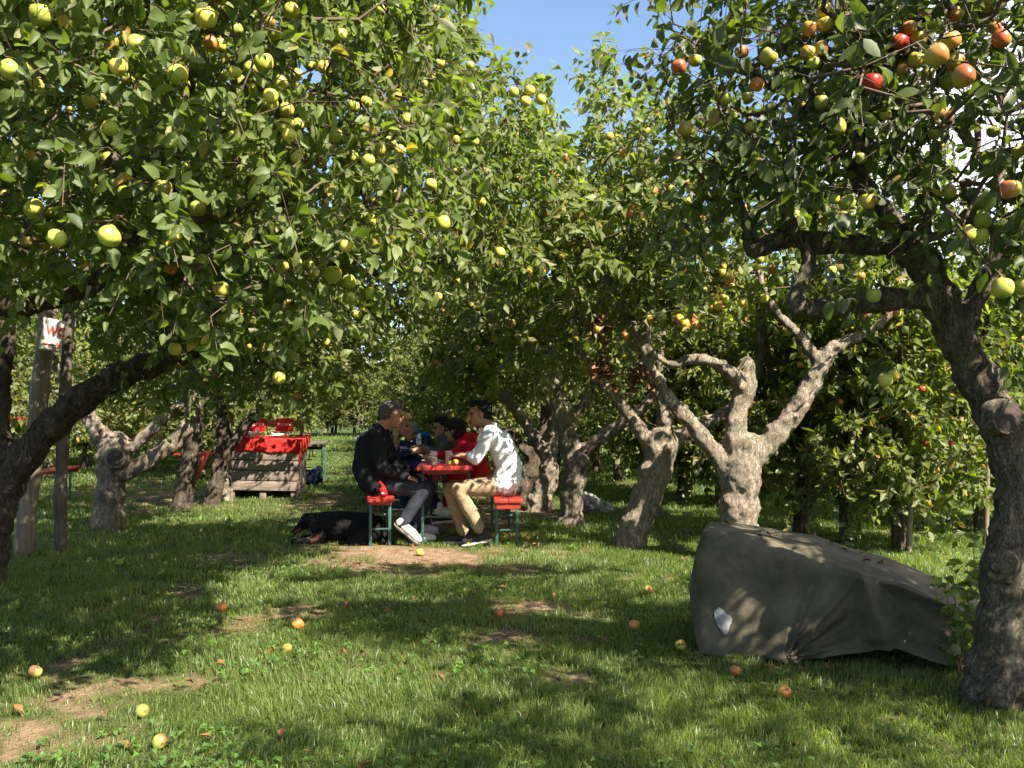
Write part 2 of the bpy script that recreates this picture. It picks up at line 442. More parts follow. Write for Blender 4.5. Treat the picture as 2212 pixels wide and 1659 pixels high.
def m_wood(name, lo, hi, axis_scale=(1, 30, 30), rough=0.8):
    m, n, l, b, out = newmat(name)
    tc = n.new('ShaderNodeTexCoord'); mp = n.new('ShaderNodeMapping'); mp.inputs['Scale'].default_value = axis_scale
    l.new(tc.outputs['Object'], mp.inputs['Vector'])
    t = n.new('ShaderNodeTexNoise'); t.inputs['Scale'].default_value = 1.6; t.inputs['Detail'].default_value = 7; t.inputs['Roughness'].default_value = 0.6
    l.new(mp.outputs['Vector'], t.inputs['Vector'])
    r = ramp(n, [(0.3, lo), (0.7, hi)]); l.new(t.outputs['Fac'], r.inputs['Fac'])
    t2 = noise_node(n, l, 2.5, 4); r2 = ramp(n, [(0.35, (0.6,) * 3), (0.65, (1,) * 3)]); l.new(t2.outputs['Fac'], r2.inputs['Fac'])
    mu = n.new('ShaderNodeMixRGB'); mu.blend_type = 'MULTIPLY'; mu.inputs['Fac'].default_value = 0.7
    l.new(r.outputs['Color'], mu.inputs['Color1']); l.new(r2.outputs['Color'], mu.inputs['Color2']); l.new(mu.outputs['Color'], b.inputs['Base Color'])
    b.inputs['Roughness'].default_value = rough; b.inputs['Specular IOR Level'].default_value = 0.2
    bp = n.new('ShaderNodeBump'); bp.inputs['Strength'].default_value = 0.3; bp.inputs['Distance'].default_value = 0.005
    l.new(t.outputs['Fac'], bp.inputs['Height']); l.new(bp.outputs['Normal'], b.inputs['Normal'])
    return m
M['crate_wood'] = m_wood('weathered_planks', (0.125, 0.095, 0.076), (0.27, 0.21, 0.17), (1.2, 25, 25))
M['rack_wood'] = m_wood('brown_lath', (0.16, 0.07, 0.04), (0.30, 0.15, 0.09), (3, 25, 25))
M['post_wood'] = m_wood('round_post_wood', (0.13, 0.10, 0.066), (0.27, 0.21, 0.145), (25, 25, 1.2))
M['stake_wood'] = m_wood('stake_wood', (0.06, 0.042, 0.032), (0.17, 0.13, 0.10), (18, 18, 3))

# ------------------------------------------------------------------ soil patches, ground
PATCH = [(200, 1485, 125, 48, 1.0), (55, 1600, 120, 50, 1.0), (490, 1217, 75, 16, 1.1), (400, 1275, 40, 30, 0.9), (345, 1330, 75, 35, 1.0),
         (260, 1385, 40, 25, 0.8), (920, 1205, 200, 24, 1.25), (1130, 1228, 60, 10, 0.8), (930, 1318, 70, 15, 0.9), (1080, 1385, 95, 30, 0.9),
         (1000, 1120, 170, 40, 1.2), (690, 1085, 70, 14, 1.0), (620, 1105, 70, 22, 0.7), (330, 1075, 150, 28, 1.0), (950, 1475, 55, 18, 0.75), (640, 1330, 90, 22, 0.8),
         (1215, 1480, 40, 18, 0.7), (150, 1530, 110, 35, 0.9), (480, 1340, 90, 25, 0.7), (1350, 1280, 90, 14, 0.45), (1130, 1300, 120, 16, 0.5)]
def soil(x, y):
    x = np.asarray(x, float); y = np.asarray(y, float)
    yy = np.maximum(y, 0.4)
    u, v, _ = proj(np.stack([x, yy, np.zeros_like(x)], -1))
    s = np.zeros_like(x)
    wob = (fnoise(x * 2.6, y * 2.6, 3) - 0.5)
    for (pu, pv, ru, rv, a) in PATCH:
        q = ((u - pu) / ru) ** 2 + ((v - pv) / rv) ** 2
        s = np.maximum(s, 0.92 * a * np.exp(-q * 0.6))
    s = s * 0.85 + wob * 1.3 + 0.9 * (fnoise(x * 9, y * 9 + 3, 2) - 0.5) + 0.55 * np.clip(fnoise(x * 0.7 + 9, y * 0.7, 2) - 0.55, 0, 1)
    return np.clip((s - 0.30) / 0.62, 0, 1)
def gz(x, y):
    return 0.05 * (fnoise(np.asarray(x) * 0.5 + 3, np.asarray(y) * 0.5, 2) - 0.5) + 0.02 * (fnoise(np.asarray(x) * 2.2, np.asarray(y) * 2.2 + 5, 2) - 0.5)
xs = np.unique(np.concatenate([-np.geomspace(12, 500, 26), np.arange(-12, 8, 0.085), np.arange(8, 12.1, 0.4), np.geomspace(12, 500, 26)]))
ys = np.unique(np.concatenate([-np.geomspace(1, 400, 20), np.arange(-1, 16, 0.085), np.arange(16, 40, 0.4), np.geomspace(40, 700, 26)]))
gx, gy = np.meshgrid(xs, ys)
gx, gy = gx.ravel(), gy.ravel()
gh = gz(gx, gy)
nx = len(xs)
ii = (np.arange(len(ys) - 1)[:, None] * nx + np.arange(nx - 1)[None, :]).ravel()
m, n, l, b, out = newmat('ground_soil_and_thatch')
at = n.new('ShaderNodeAttribute'); at.attribute_name = 'tint'
t1 = noise_node(n, l, 9, 8, 0.65); t2 = noise_node(n, l, 60, 5, 0.6); t3 = noise_node(n, l, 1.3, 4)
rs = ramp(n, [(0.3, (0.14, 0.085, 0.052)), (0.5, (0.24, 0.155, 0.098)), (0.7, (0.37, 0.255, 0.165))]); l.new(t1.outputs['Fac'], rs.inputs['Fac'])
rg = ramp(n, [(0.3, (0.022, 0.036, 0.010)), (0.55, (0.045, 0.072, 0.018)), (0.72, (0.10, 0.10, 0.04))]); l.new(t2.outputs['Fac'], rg.inputs['Fac'])
mx = n.new('ShaderNodeMixRGB'); l.new(at.outputs['Fac'], mx.inputs['Fac']); l.new(rg.outputs['Color'], mx.inputs['Color1']); l.new(rs.outputs['Color'], mx.inputs['Color2'])
l.new(mx.outputs['Color'], b.inputs['Base Color']); b.inputs['Roughness'].default_value = 0.95; b.inputs['Specular IOR Level'].default_value = 0.1
bp = n.new('ShaderNodeBump'); bp.inputs['Strength'].default_value = 0.9; bp.inputs['Distance'].default_value = 0.03
ab = n.new('ShaderNodeMath'); ab.operation = 'ADD'; l.new(t1.outputs['Fac'], ab.inputs[0]); l.new(t2.outputs['Fac'], ab.inputs[1])
l.new(ab.outputs['Value'], bp.inputs['Height']); l.new(bp.outputs['Normal'], b.inputs['Normal'])
gme = mesh_np('ground', np.stack([gx, gy, gh], -1), [np.stack([ii, ii + 1, ii + 1 + nx, ii + nx], -1)], [m], tint=soil(gx, gy))
tag(link('ground', gme), 'grassy orchard ground with bare soil patches', None, None, 'structure')

# ------------------------------------------------------------------ leaves
def leaf_geo(P, A, N, L, W, tint, detail, r):
    """P base, A axis, N normal, L length, W half width -> verts, faces list, tint per vertex."""
    k = len(P)
    A = A / (np.linalg.norm(A, axis=1, keepdims=True) + 1e-9)
    S = np.cross(N, A); S /= (np.linalg.norm(S, axis=1, keepdims=True) + 1e-9)
    N = np.cross(A, S)
    curl = r.uniform(-0.10, 0.62, k); fold = r.uniform(0.05, 0.95, k); twist = r.normal(0, 0.35, k)
    if detail == 2:
        T = np.array([0, .25, .5, .78, 1.0, .25, .5, .78, .25, .5, .78]); O = np.array([0, 0, 0, 0, 0, .82, 1, .62, -.82, -1, -.62])
        tri = np.array([[0, 1, 5], [3, 4, 7], [0, 8, 1], [3, 10, 4]]); quad = np.array([[1, 2, 6, 5], [2, 3, 7, 6], [1, 8, 9, 2], [2, 9, 10, 3]])
    elif detail == 1:
        T = np.array([0, .48, 1.0, .42, .42]); O = np.array([0, 0, 0, 1, -1])
        tri = np.array([[0, 1, 3], [1, 2, 3], [0, 4, 1], [1, 4, 2]]); quad = None
    else:
        T = np.array([0, 1.0, .45, .45]); O = np.array([0, 0, 1, -1])
        tri = np.array([[0, 1, 2], [0, 3, 1]]); quad = None
    nv = len(T)
    along = T[None] * L[:, None]
    side = O[None] * W[:, None]
    up = -curl[:, None] * L[:, None] * T[None] ** 2 + fold[:, None] * np.abs(O)[None] * W[:, None] + twist[:, None] * O[None] * W[:, None] * T[None]
    V = P[:, None] + A[:, None] * along[..., None] + S[:, None] * side[..., None] + N[:, None] * up[..., None]
    base = (np.arange(k) * nv)[:, None, None]
    F = [(tri[None] + base).reshape(-1, 3)]
    if quad is not None: F.append((quad[None] + base).reshape(-1, 4))
    return V.reshape(-1, 3), F, np.repeat(tint, nv)

def sample_limb(poly, step=0.07):
    P = np.array([[*p[0]] for p in poly]); Rr = np.array([p[1] for p in poly])
    out, ro = [], []
    for i in range(len(P) - 1):
        m = max(1, int(np.linalg.norm(P[i + 1] - P[i]) / step))
        for k in range(m):
            t = k / m
            out.append(P[i] * (1 - t) + P[i + 1] * t); ro.append(Rr[i] * (1 - t) + Rr[i + 1] * t)
    out.append(P[-1]); ro.append(Rr[-1])
    return np.array(out), np.array(ro)

def grow(start, targets, r, step=0.16, sag=0.10):
    P = [*start]; par = [-1] * len(start); n0 = len(start)
    arr = np.zeros((len(start) + len(targets) * 14, 3)); arr[:n0] = start; cnt = n0
    d0 = np.array([np.min(np.sum((start - t) ** 2, 1)) for t in targets])
    tips = []
    for ti in np.argsort(d0):
        t = targets[ti]
        d = np.sum((arr[:cnt] - t) ** 2, 1)
        i = int(np.argmin(d)); L = math.sqrt(d[i])
        m = min(12, max(1, int(L / step)))
        p0 = arr[i].copy(); prev = i
        bow = r.normal(0, 0.10 * L, 3); bow[2] += sag * L
        for k in range(1, m + 1):
            s = k / m
            q = p0 * (1 - s) + t * s + bow * (4 * s * (1 - s)) * 0.6
            arr[cnt] = q; par.append(prev); prev = cnt; cnt += 1
        tips.append(prev)
    par = np.array(par); arr = arr[:cnt]
    w = np.zeros(cnt); w[np.array(tips)] = 1.0
    for i in range(cnt - 1, n0 - 1, -1):
        if par[i] >= 0: w[par[i]] += w[i]
    rad = np.clip(0.0017 * w ** 0.55, 0.0016, 0.045)
    idx = np.arange(n0, cnt); pi = par[idx]
    rp = np.where(pi < n0, rad[idx] * 1.15, np.minimum(rad[pi], rad[idx] * 1.5))
    return (arr[pi], arr[idx], rp, rad[idx]), arr[np.array(tips)], arr[par[np.array(tips)]]

SKYGAP = [(992, -400), (1000, 20), (1020, 95), (1095, 150), (1190, 195), (1212, 270), (1232, 345), (1268, 300), (1262, 215), (1230, 150), (1262, 60), (1300, 20), (1330, -400)]

def crown_points(r, ells, n, low=None, gap=True, extra_out=(), ymin=2.45, shell=0.45, zmin=0.55, dens=0.36):
    out = []; got = 0
    while got < n:
        wv = np.array([(e[1][0] * e[1][1] * e[1][2]) ** 0.75 for e in ells]); pick = r.choice(len(ells), 3000, p=wv / wv.sum())
        c = np.array([e[0] for e in ells])[pick]; rad = np.array([e[1] for e in ells])[pick]
        q = r.normal(size=(3000, 3)); q /= np.linalg.norm(q, axis=1, keepdims=True)
        rr = r.random(3000) ** shell
        p = c + q * rr[:, None] * rad
        # clumps: denser and emptier pockets
        cl = fnoise(p[:, 0] * 1.9 + p[:, 2] * 1.1 + 40, p[:, 1] * 1.9 - p[:, 2] * 1.3 + 11, 2)
        keep = (cl > dens + 0.12 * r.random(3000)) & (p[:, 2] > zmin)
        u, v, dep = proj(p)
        inv = (u > -60) & (u < 2272) & (p[:, 1] > 0.2) & (v < 1659)
        keep &= ~(inv & (dep < ymin))
        if low is not None:
            lx = np.array([a for a, _ in low], float); ly = np.array([a for _, a in low], float)
            keep &= ~((p[:, 1] > 0.2) & (v > np.interp(u, lx, ly) + r.normal(0, 14, 3000)))
        if gap: keep &= ~inpoly(u, v, SKYGAP)
        for poly in extra_out: keep &= ~inpoly(u, v, poly)
        p = p[keep]
        out.append(p); got += len(p)
        if len(out) > 400: break
    out = np.concatenate(out)
    return out[r.permutation(len(out))[:n]]

# openings in the canopy: the sun reaches these places on the ground (or on the plane z)
SUNLIT = [(0.0, [(-40, 1450), (120, 1405), (330, 1425), (560, 1400), (760, 1400), (1000, 1440), (1010, 1500), (960, 1560), (760, 1600), (560, 1570), (350, 1560), (200, 1520), (-40, 1560)]),
          (0.0, [(1000, 1245), (1200, 1240), (1440, 1230), (1500, 1290), (1480, 1330), (1250, 1350), (1100, 1330), (1000, 1290)]),
          (0.0, [(440, 1140), (660, 1155), (640, 1230), (560, 1260), (430, 1265), (340, 1230)]), (0.0, [(800, 1196), (1140, 1196), (1150, 1222), (820, 1218)]),
          (0.0, [(620, 1262), (1000, 1235), (1010, 1300), (640, 1305)]),
          (0.60, [(1490, 1128), (1540, 1108), (1660, 1130), (1800, 1165), (1900, 1195), (1860, 1215), (1760, 1195), (1620, 1165), (1540, 1150)]),
          (0.25, (0.80, 1.25, 7.9, 8.5)), (0.65, (0.95, 1.40, 7.9, 8.5)), (1.1, (0.7, 1.3, 7.9, 8.5)), (0.3, (0.50, 0.92, 9.6, 10.1)), (0.35, (0.2, 0.62, 11.0, 11.5)), (0.3, (-4.45, -4.05, 9.2, 9.7)), (1.2, (-4.9, -4.35, 9.2, 9.7)), (0.3, (-4.0, -3.3, 12.3, 12.8))]
def sunlit(P):
    hit = np.zeros(len(P), bool); S = np.array([*SUN_DIR])
    for z, poly in SUNLIT:
        Q = P - S * ((P[:, 2:3] - z) / S[2])
        if not isinstance(poly, list):
            hit |= (Q[:, 0] > poly[0]) & (Q[:, 0] < poly[1]) & (Q[:, 1] > poly[2]) & (Q[:, 1] < poly[3]) & (P[:, 2] > z + 0.5)
            continue
        u, v, dep = proj(Q)
        hit |= inpoly(u, v, poly) & (P[:, 2] > z + 0.3) & (Q[:, 1] > 1)
    return hit
def crown_mesh(name, limbs, targets, r, leafmat, per=12, L=(0.06, 0.105), detail=1, tl=(0.10, 0.34), apples=(), dead=0.0, up=0.35, center=None, thin=0.0016, Wk=0.27, sunholes=False):
    start = np.concatenate([sample_limb(p)[0] for p in limbs])
    segs, tip, tpar = grow(start, targets, r)
    k = len(tip)
    cen = targets.mean(0) if center is None else np.array(center)
    outd = tip - cen; outd /= np.linalg.norm(outd, axis=1, keepdims=True) + 1e-9
    pd = tip - tpar; pd /= np.linalg.norm(pd, axis=1, keepdims=True) + 1e-9
    D = outd * 0.6 + pd * 0.7 + r.normal(0, 0.5, (k, 3)); D[:, 2] += up * r.uniform(-0.6, 1.3, k)
    D /= np.linalg.norm(D, axis=1, keepdims=True)
    tlen = r.uniform(*tl, k)
    end = tip + D * tlen[:, None]; end[:, 2] -= 0.18 * tlen
    s0 = np.concatenate([segs[0], tip]); s1 = np.concatenate([segs[1], end])
    r0 = np.concatenate([segs[2], np.full(k, thin)]); r1 = np.concatenate([segs[3], np.full(k, thin * 0.6)])
    # leaves
    nl = r.poisson(per, k) + 2
    own = np.repeat(np.arange(k), nl); m = len(own)
    s = r.uniform(-0.5, 1.05, m)
    pos = np.where((s > 0)[:, None], tip[own] + (end - tip)[own] * s[:, None], tip[own] + (tip - tpar)[own] * (s * 2)[:, None].clip(-1, 0))
    Dm = D[own]
    q = r.normal(size=(m, 3)); perp = q - Dm * np.sum(q * Dm, 1, keepdims=True); perp /= np.linalg.norm(perp, axis=1, keepdims=True) + 1e-9
    A = Dm * r.uniform(0.1, 0.9, (m, 1)) + perp * 0.9; A[:, 2] -= r.uniform(0.1, 1.1, m)
    A /= np.linalg.norm(A, axis=1, keepdims=True)
    N = outd[own] * 0.7 + np.array([0.2, -0.15, 0.5]) + r.normal(0, 0.62, (m, 3))
    pet = r.uniform(0.012, 0.03, m)
    pos = pos + A * pet[:, None]
    Ls = r.uniform(*L, m) * np.where(r.random(m) < 0.25, 0.7, 1.0); Ws = Ls * Wk * r.uniform(0.8, 1.2, m)
    br = 0.62 * fnoise(tip[:, 0] * 1.4, tip[:, 1] * 1.4 + tip[:, 2], 2) + 0.12
    tint = np.clip(br[own] + r.normal(0, 0.14, m), 0, 0.90)
    yl = r.random(m); tint = np.where(yl < 0.025 + dead, r.uniform(0.90, 1.0, m), tint)
    if len(apples):
        ctr = pos + A * (Ls * 0.5)[:, None]
        u, v, dep = proj(ctr)
        kill = np.zeros(m, bool)
        for (au, av, ay, ar) in apples:
            q2 = ((u - au) ** 2 + (v - av) ** 2) < (ar * 1.05 + 0.36 * FD * Ls / dep) ** 2
            kill |= q2 & (dep < ay + 0.03) & (r.random(m) < 0.96)
        S_ = np.array([*SUN_DIR])
        for (au, av, ay, ar) in apples[8:]:
            c_ = np.array([*pt(au, av, ay)]); w_ = ctr - c_; t_ = w_ @ S_
            d_ = np.linalg.norm(w_ - t_[:, None] * S_, axis=1)
            kill |= (d_ < 0.05) & (t_ > 0.0) & (t_ < 0.6) & (r.random(m) < 0.8)
        kp = ~kill
        pos, A, N, Ls, Ws, tint = pos[kp], A[kp], N[kp], Ls[kp], Ws[kp], tint[kp]
        mu, mv, md = proj((s0 + s1) / 2)
        ks = np.ones(len(s0), bool)
        for (au, av, ay, ar) in apples:
            ks &= ~((((mu - au) ** 2 + (mv - av) ** 2) < (ar * 1.0) ** 2) & (md < ay + 0.01) & (r0 < 0.012))
        s0, s1, r0, r1 = s0[ks], s1[ks], r0[ks], r1[ks]
    if sunholes:
        kp = ~(sunlit(pos) & (r.random(len(pos)) < 0.96))
        pos, A, N, Ls, Ws, tint = pos[kp], A[kp], N[kp], Ls[kp], Ws[kp], tint[kp]
    LV, LF, LT = leaf_geo(pos, A, N, Ls, Ws, tint, detail, r)
    TV, TF = tubes((s0, s1, r0, r1), 5 if detail == 2 else 3)
    me = mesh_np(name, np.concatenate([LV, TV]), LF + [TF + len(LV)], [leafmat, M['twig']], [0] * len(LF) + [1], np.concatenate([LT, np.zeros(len(TV))]))
    return me, tip, end

def limb_prims(limbs):
    pr = []
    for poly in limbs:
        # smooth the polyline (Catmull-Rom) so that limbs bend rather than break
        P = [np.array([*p[0]]) for p in poly]; Rr = [p[1] for p in poly]
        Q, QR = [], []
        for i in range(len(P) - 1):
            a = P[max(0, i - 1)]; b_ = P[i]; c = P[i + 1]; d = P[min(len(P) - 1, i + 2)]
            for t in (0, 0.33, 0.66):
                Q.append(0.5 * ((2 * b_) + (-a + c) * t + (2 * a - 5 * b_ + 4 * c - d) * t * t + (-a + 3 * b_ - 3 * c + d) * t ** 3)); QR.append(Rr[i] * (1 - t) + Rr[i + 1] * t)
        Q.append(P[-1]); QR.append(Rr[-1])
        for i in range(len(Q) - 1):
            pr.append(('c', Q[i], QR[i] * (1 + 0.10 * math.sin(i * 2.3 + Q[i][0] * 9)), Q[i + 1], QR[i + 1] * (1 + 0.10 * math.sin((i + 1) * 2.3 + Q[i + 1][0] * 9))))
    return pr
def trunk_obj(limbs, mat, parent, voxel=0.022, noise=0.05, burls=()):
    pr = limb_prims([[(p_, r_ * (0.80 if r_ > 0.05 else 0.9)) for p_, r_ in lb] for lb in limbs])
    for p, q in burls: pr.append(('c', np.array([*p]), q * 0.8, np.array([*p]) + np.array([0, 0, 0.01]), q))
    o = skin('trunk', pr, mat, parent, voxel, 3, noise, 0.11)
    t = bpy.data.textures.new('gnarl', 'CLOUDS'); t.noise_scale = 0.035; t.noise_depth = 2
    mm = o.modifiers.new('gnarl', 'DISPLACE'); mm.texture = t; mm.strength = noise * 0.55; mm.mid_level = 0.5; mm.texture_coords = 'LOCAL'
    return o

# ------------------------------------------------------------------ apples
def apple_mesh(name, mat, seed):
    rr = random.Random(seed)
    mb = MB()
    prof = [(0, 0.78), (0.10, 0.80), (0.26, 0.93), (0.46, 1.0), (0.70, 0.94), (0.88, 0.72), (0.985, 0.38), (1.0, 0.06), (0.95, -0.28), (0.82, -0.60), (0.60, -0.83), (0.36, -0.93), (0.18, -0.88), (0.0, -0.80)]
    sq = rr.uniform(0.84, 0.97)
    mb.lathe([(a, z * sq) for a, z in prof], 20)
    for v in mb.bm.verts:
        a = math.atan2(v.co.y, v.co.x)
        k = 1 + 0.035 * math.sin(a * 2 + seed) + 0.022 * math.sin(a * 5 + seed * 2)
        v.co.x *= k; v.co.y *= k; v.co.z *= 1 + 0.05 * math.sin(a + seed)
    nb = len(mb.bm.faces)
    mb.cyl((0, 0, 0.75 * sq), (0.12, 0.05, 1.35), 0.045, 0.06, 6)
    mb.ball((0, 0, -0.82 * sq), (0.13, 0.13, 0.07), 8)
    mb.bm.faces.ensure_lookup_table()
    for i, f in enumerate(mb.bm.faces):
        if i >= nb: f.material_index = 1
    bmesh.ops.recalc_face_normals(mb.bm, faces=mb.bm.faces)
    me = bpy.data.meshes.new(name); mb.bm.to_mesh(me); mb.bm.free()
    me.materials.append(mat); me.materials.append(M['stem'])
    me.polygons.foreach_set('use_smooth', [True] * len(me.polygons))
    return me
APPLE = {k: [apple_mesh(k + '_apple', M[k + '_apple'], s) for s in (1, 2, 3)] for k in ('green', 'yellow', 'blush', 'red', 'orange', 'bruised')}
def put_apple(parent, p, rad, kind, lie=0.0, name='apple'):
    o = bpy.data.objects.new(name, APPLE[kind][random.randrange(3)])
    C.objects.link(o)
    p = Vector(p)
    if parent is not None:
        o.parent = parent; p = pmat(parent).inverted() @ p
    o.location = p
    o.scale = (rad,) * 3
    o.rotation_euler = (random.gauss(0, 0.3) + lie, random.gauss(0, 0.3), random.uniform(0, 6.28))
    return o

LEFT_APPLES = [(446,40,46),(455,95,36),(477,99,28),(384,162,44),(411,186,28),(570,137,40),(540,148,32),(510,174,28),(483,165,24),(582,226,34),(619,239,33),(616,273,38),(645,271,28),(643,332,32),(629,24,34),(582,47,28),(592,73,30),(510,65,32),(669,142,25),(698,146,28),(641,162,28),(605,180,32),(277,172,26),(241,91,30),(89,34,48),(194,220,32),(218,214,24),(150,237,18),(233,344,36),(350,410,40),(427,451,36),(542,449,28),(75,453,43),(107,457,26),(237,511,47),(279,518,22),(57,522,28),(55,596,26),(499,370,28),(609,576,32),(641,570,24),(667,572,24),(677,588,26),(718,594,36),(754,609,30),(439,566,34),(368,582,28),(479,625,34),(724,293,34),(693,352,28),(760,340,28),(737,75,26),(766,230,28),(790,222,28),(879,259,27),(851,208,34),(843,307,26),(817,323,34),(864,326,26),(917,184,20),(932,166,18),(950,137,22),(940,20,18),(1015,142,18),(1110,200,22),(1144,196,24),(1135,220,24),(1169,216,22),(995,277,20),(984,303,22),(930,400,28),(957,483,32),(984,368,17),(907,514,19),(1081,546,22),(946,641,20),(754,645,28),(541,693,24),(603,817,28),(378,755,28),(540,755,22),(705,740,20),(770,680,22),(480,690,26),(620,655,20),(80,185,30),(30,120,30),(10,420,26),(820,20,24),(700,440,22),(800,430,20),(860,420,20)]
RIGHT_APPLES = [(1501,131,30,'g'),(1602,113,30,'b'),(1660,123,38,'g'),(1747,63,33,'y'),(1781,24,34,'y'),(1782,53,35,'y'),(1745,115,33,'b'),(1774,105,30,'b'),(1758,137,30,'g'),(1634,184,32,'y'),(1565,212,28,'g'),(1614,210,24,'g'),(1582,250,24,'g'),(1622,276,26,'g'),(1962,63,36,'y'),(1984,85,36,'y'),(1942,93,36,'r'),(2055,89,40,'y'),(2024,121,50,'y'),(1980,131,38,'y'),(2063,135,38,'b'),(2083,166,47,'b'),(2106,166,30,'y'),(2047,178,36,'g'),(2004,162,28,'g'),(1948,150,26,'y'),(1885,180,40,'r'),(1774,222,30,'g'),(1810,275,36,'g'),(1913,249,26,'g'),(2035,257,28,'g'),(2018,291,26,'g'),(2146,285,27,'g'),(2182,410,44,'b'),(2122,479,37,'g'),(2118,510,37,'g'),(2166,623,44,'g'),(2206,621,40,'g'),(2164,85,40,'b'),(2148,61,26,'b'),(2065,32,34,'y'),(2201,328,28,'g'),(1859,342,24,'g'),(1802,431,24,'g'),(1830,439,36,'g'),(2051,415,30,'g'),(1887,639,30,'g'),(1466,146,34,'b'),(1483,279,34,'b'),(1913,822,30,'g'),(1932,810,26,'g')]
KIND = {'g': 'green', 'y': 'yellow', 'b': 'blush', 'r': 'red'}

# ------------------------------------------------------------------ the trees that one can tell apart
def seg(Y, *pts):
    """limb through picture points (u, v, radius[, depth offset])"""
    return [(pt(p[0], p[1], Y + (p[3] if len(p) > 3 else 0)), p[2]) for p in pts]
def base(limb, x=None):
    return limb

TREES = {}
def apple_depth(key, a):
    lo, hi = {'R0': (2.75, 3.7), 'L0': (2.8, 3.8), 'L1': (4.9, 6.0)}.get(key, (7.0, 9.2))
    return min(hi, max(lo, 0.070 * FD / a[2]))
def apple_tree(key, limbs, ells, n, label, seed, low=None, leafmat='leaf', barkmat='bark', per=12, detail=1, L=(0.06, 0.105), apples=(), scatter=0, kinds=('green',), voxel=0.022, noise=0.05, burls=(), knots=(), extra_out=(), dead=0.0, tl=(0.10, 0.34), shell=0.45, dens=0.36, arad=(0.03, 0.036)):
    r = np.random.default_rng(seed)
    b0 = limbs[0][0][0]
    root = empty('apple_tree', (b0[0], b0[1], 0.0), 0, label, 'apple tree', 'old apple trees along the lane')
    trunk_obj(limbs, M[barkmat], root, voxel, noise, burls)
    for (p, nrm, rad) in knots:
        p = Vector(p); nrm = Vector(nrm).normalized()
        mb = MB(); mb.cyl(p - nrm * rad * 0.6, p + nrm * rad * 0.22, rad * 1.25, rad, 18)
        o = mb.build('branch_stub', M[barkmat], root)
        mb = MB(); mb.cyl(p + nrm * rad * 0.2, p + nrm * rad * 0.25, rad * 0.9, rad * 0.82, 18)
        mb.build('cut_face', M['cut'], o)
    tg = crown_points(r, ells, n, low, True, extra_out, shell=shell, dens=dens)
    aw = []
    for a in apples:
        kd = KIND[a[3]] if len(a) > 3 else ('green' if r.random() < 0.95 else 'yellow')
        Y = apple_depth(key, a)
        rad = a[2] * Y / FD / 2
        aw.append((pt(a[0], a[1], Y), rad, kd, a[0], a[1], Y, a[2] / 2))
    amask = [(112, 722, 7.9, 46), (112, 690, 7.9, 30), (598, 925, 13.4, 30), (545, 925, 13.4, 26), (560, 965, 13, 40), (610, 965, 13, 40), (850, 900, 8.6, 60), (1030, 900, 8.6, 50)] + [(a[0], a[1], apple_depth(key if key == 'R0' else 'L0' if a[2] >= 30 else 'L1', a), a[2] / 2) for a in (LEFT_APPLES if key in ('L0', 'L1') else RIGHT_APPLES if key == 'R0' else apples)]
    # twig ends above each apple, so that it hangs on something
    if aw: tg = np.concatenate([tg, np.array([[*(a[0] + Vector((r.normal(0, 0.02), 0.05 + abs(r.normal(0, 0.03)), 0.07 + 0.03 * r.random())))] for a in aw])])
    limbs_up = [lb if i else [p for p in lb if p[0][2] > 0.9] or lb[-1:] for i, lb in enumerate(limbs)]
    limbs_up = [lb for lb in limbs_up if len(lb)]
    me, tip, end = crown_mesh('crown', limbs_up, tg, r, M[leafmat], per, L, detail, tl, amask, dead, sunholes=key not in ('L0', 'L1'))
    link('crown', me, root)
    for a in aw: put_apple(root, a[0], a[1], a[2])
    if scatter:
        u, v, dep = proj(tip)
        ok = np.where((u > -100) & (u < 2312) & (v > -150) & (v < 1000))[0]
        if len(ok): ok = ok[np.argsort(dep[ok] + 0.25 * r.random(len(ok)))[:max(scatter, int(len(ok) * 0.35))]]
        if len(ok):
            for i in r.choice(ok, min(scatter, len(ok)), replace=False):
                put_apple(root, tip[i] + np.array([0, -0.02, -0.05]), r.uniform(*arad), kinds[r.integers(len(kinds))])
    TREES[key] = root
    return root

def sway(z, x, y, r):
    return (Vector((x, y, z)), r)

# left foreground tree, its trunk outside the frame
T_L0 = [[sway(-0.1, -3.35, 4.05, 0.20), sway(0.7, -3.3, 4.05, 0.17), sway(1.3, -3.1, 4.1, 0.16)],
        [sway(1.2, -3.15, 4.1, 0.12)] + seg(4.3, (-110, 680, 0.085), (0, 662, 0.08), (90, 650, 0.075), (170, 630, 0.06), (235, 590, 0.05), (290, 530, 0.04), (330, 440, 0.03, -.3), (390, 380, 0.02, -.4)),
        [sway(1.25, -3.1, 4.1, 0.11), sway(2.0, -2.9, 3.8, 0.09), sway(2.6, -2.4, 3.5, 0.06), sway(3.1, -1.7, 3.4, 0.04), sway(3.3, -1.1, 3.4, 0.025)],
        [sway(1.8, -2.95, 3.9, 0.08), sway(2.6, -3.0, 4.4, 0.06), sway(3.4, -2.6, 4.5, 0.03)],
        seg(4.2, (390, 620, 0.015), (392, 500, 0.022), (388, 420, 0.02), (370, 350, 0.015), (300, 250, 0.012), (200, 150, 0.012), (100, 80, 0.01))]
LOW_L0 = [(-400, 605), (0, 580), (120, 590), (220, 560), (300, 600), (380, 690), (470, 700), (560, 720), (640, 690), (720, 640), (800, 600), (900, 520), (960, 420), (1000, 200)]
apple_tree('L0', T_L0, [((-2.35, 3.95, 2.75), (2.15, 1.55, 1.5)), ((-1.3, 3.7, 2.6), (1.3, 1.2, 1.2))], 2500, 'nearest apple tree on the left, large pale green apples, its trunk out of sight', 21, LOW_L0, 'leaf', 'bark_dark', 18, 2, (0.038, 0.078), [a for a in LEFT_APPLES if a[2] >= 30], 55, ('green',), dead=0.004, arad=(0.022, 0.030), shell=0.2, dens=0.28, tl=(0.08, 0.26))

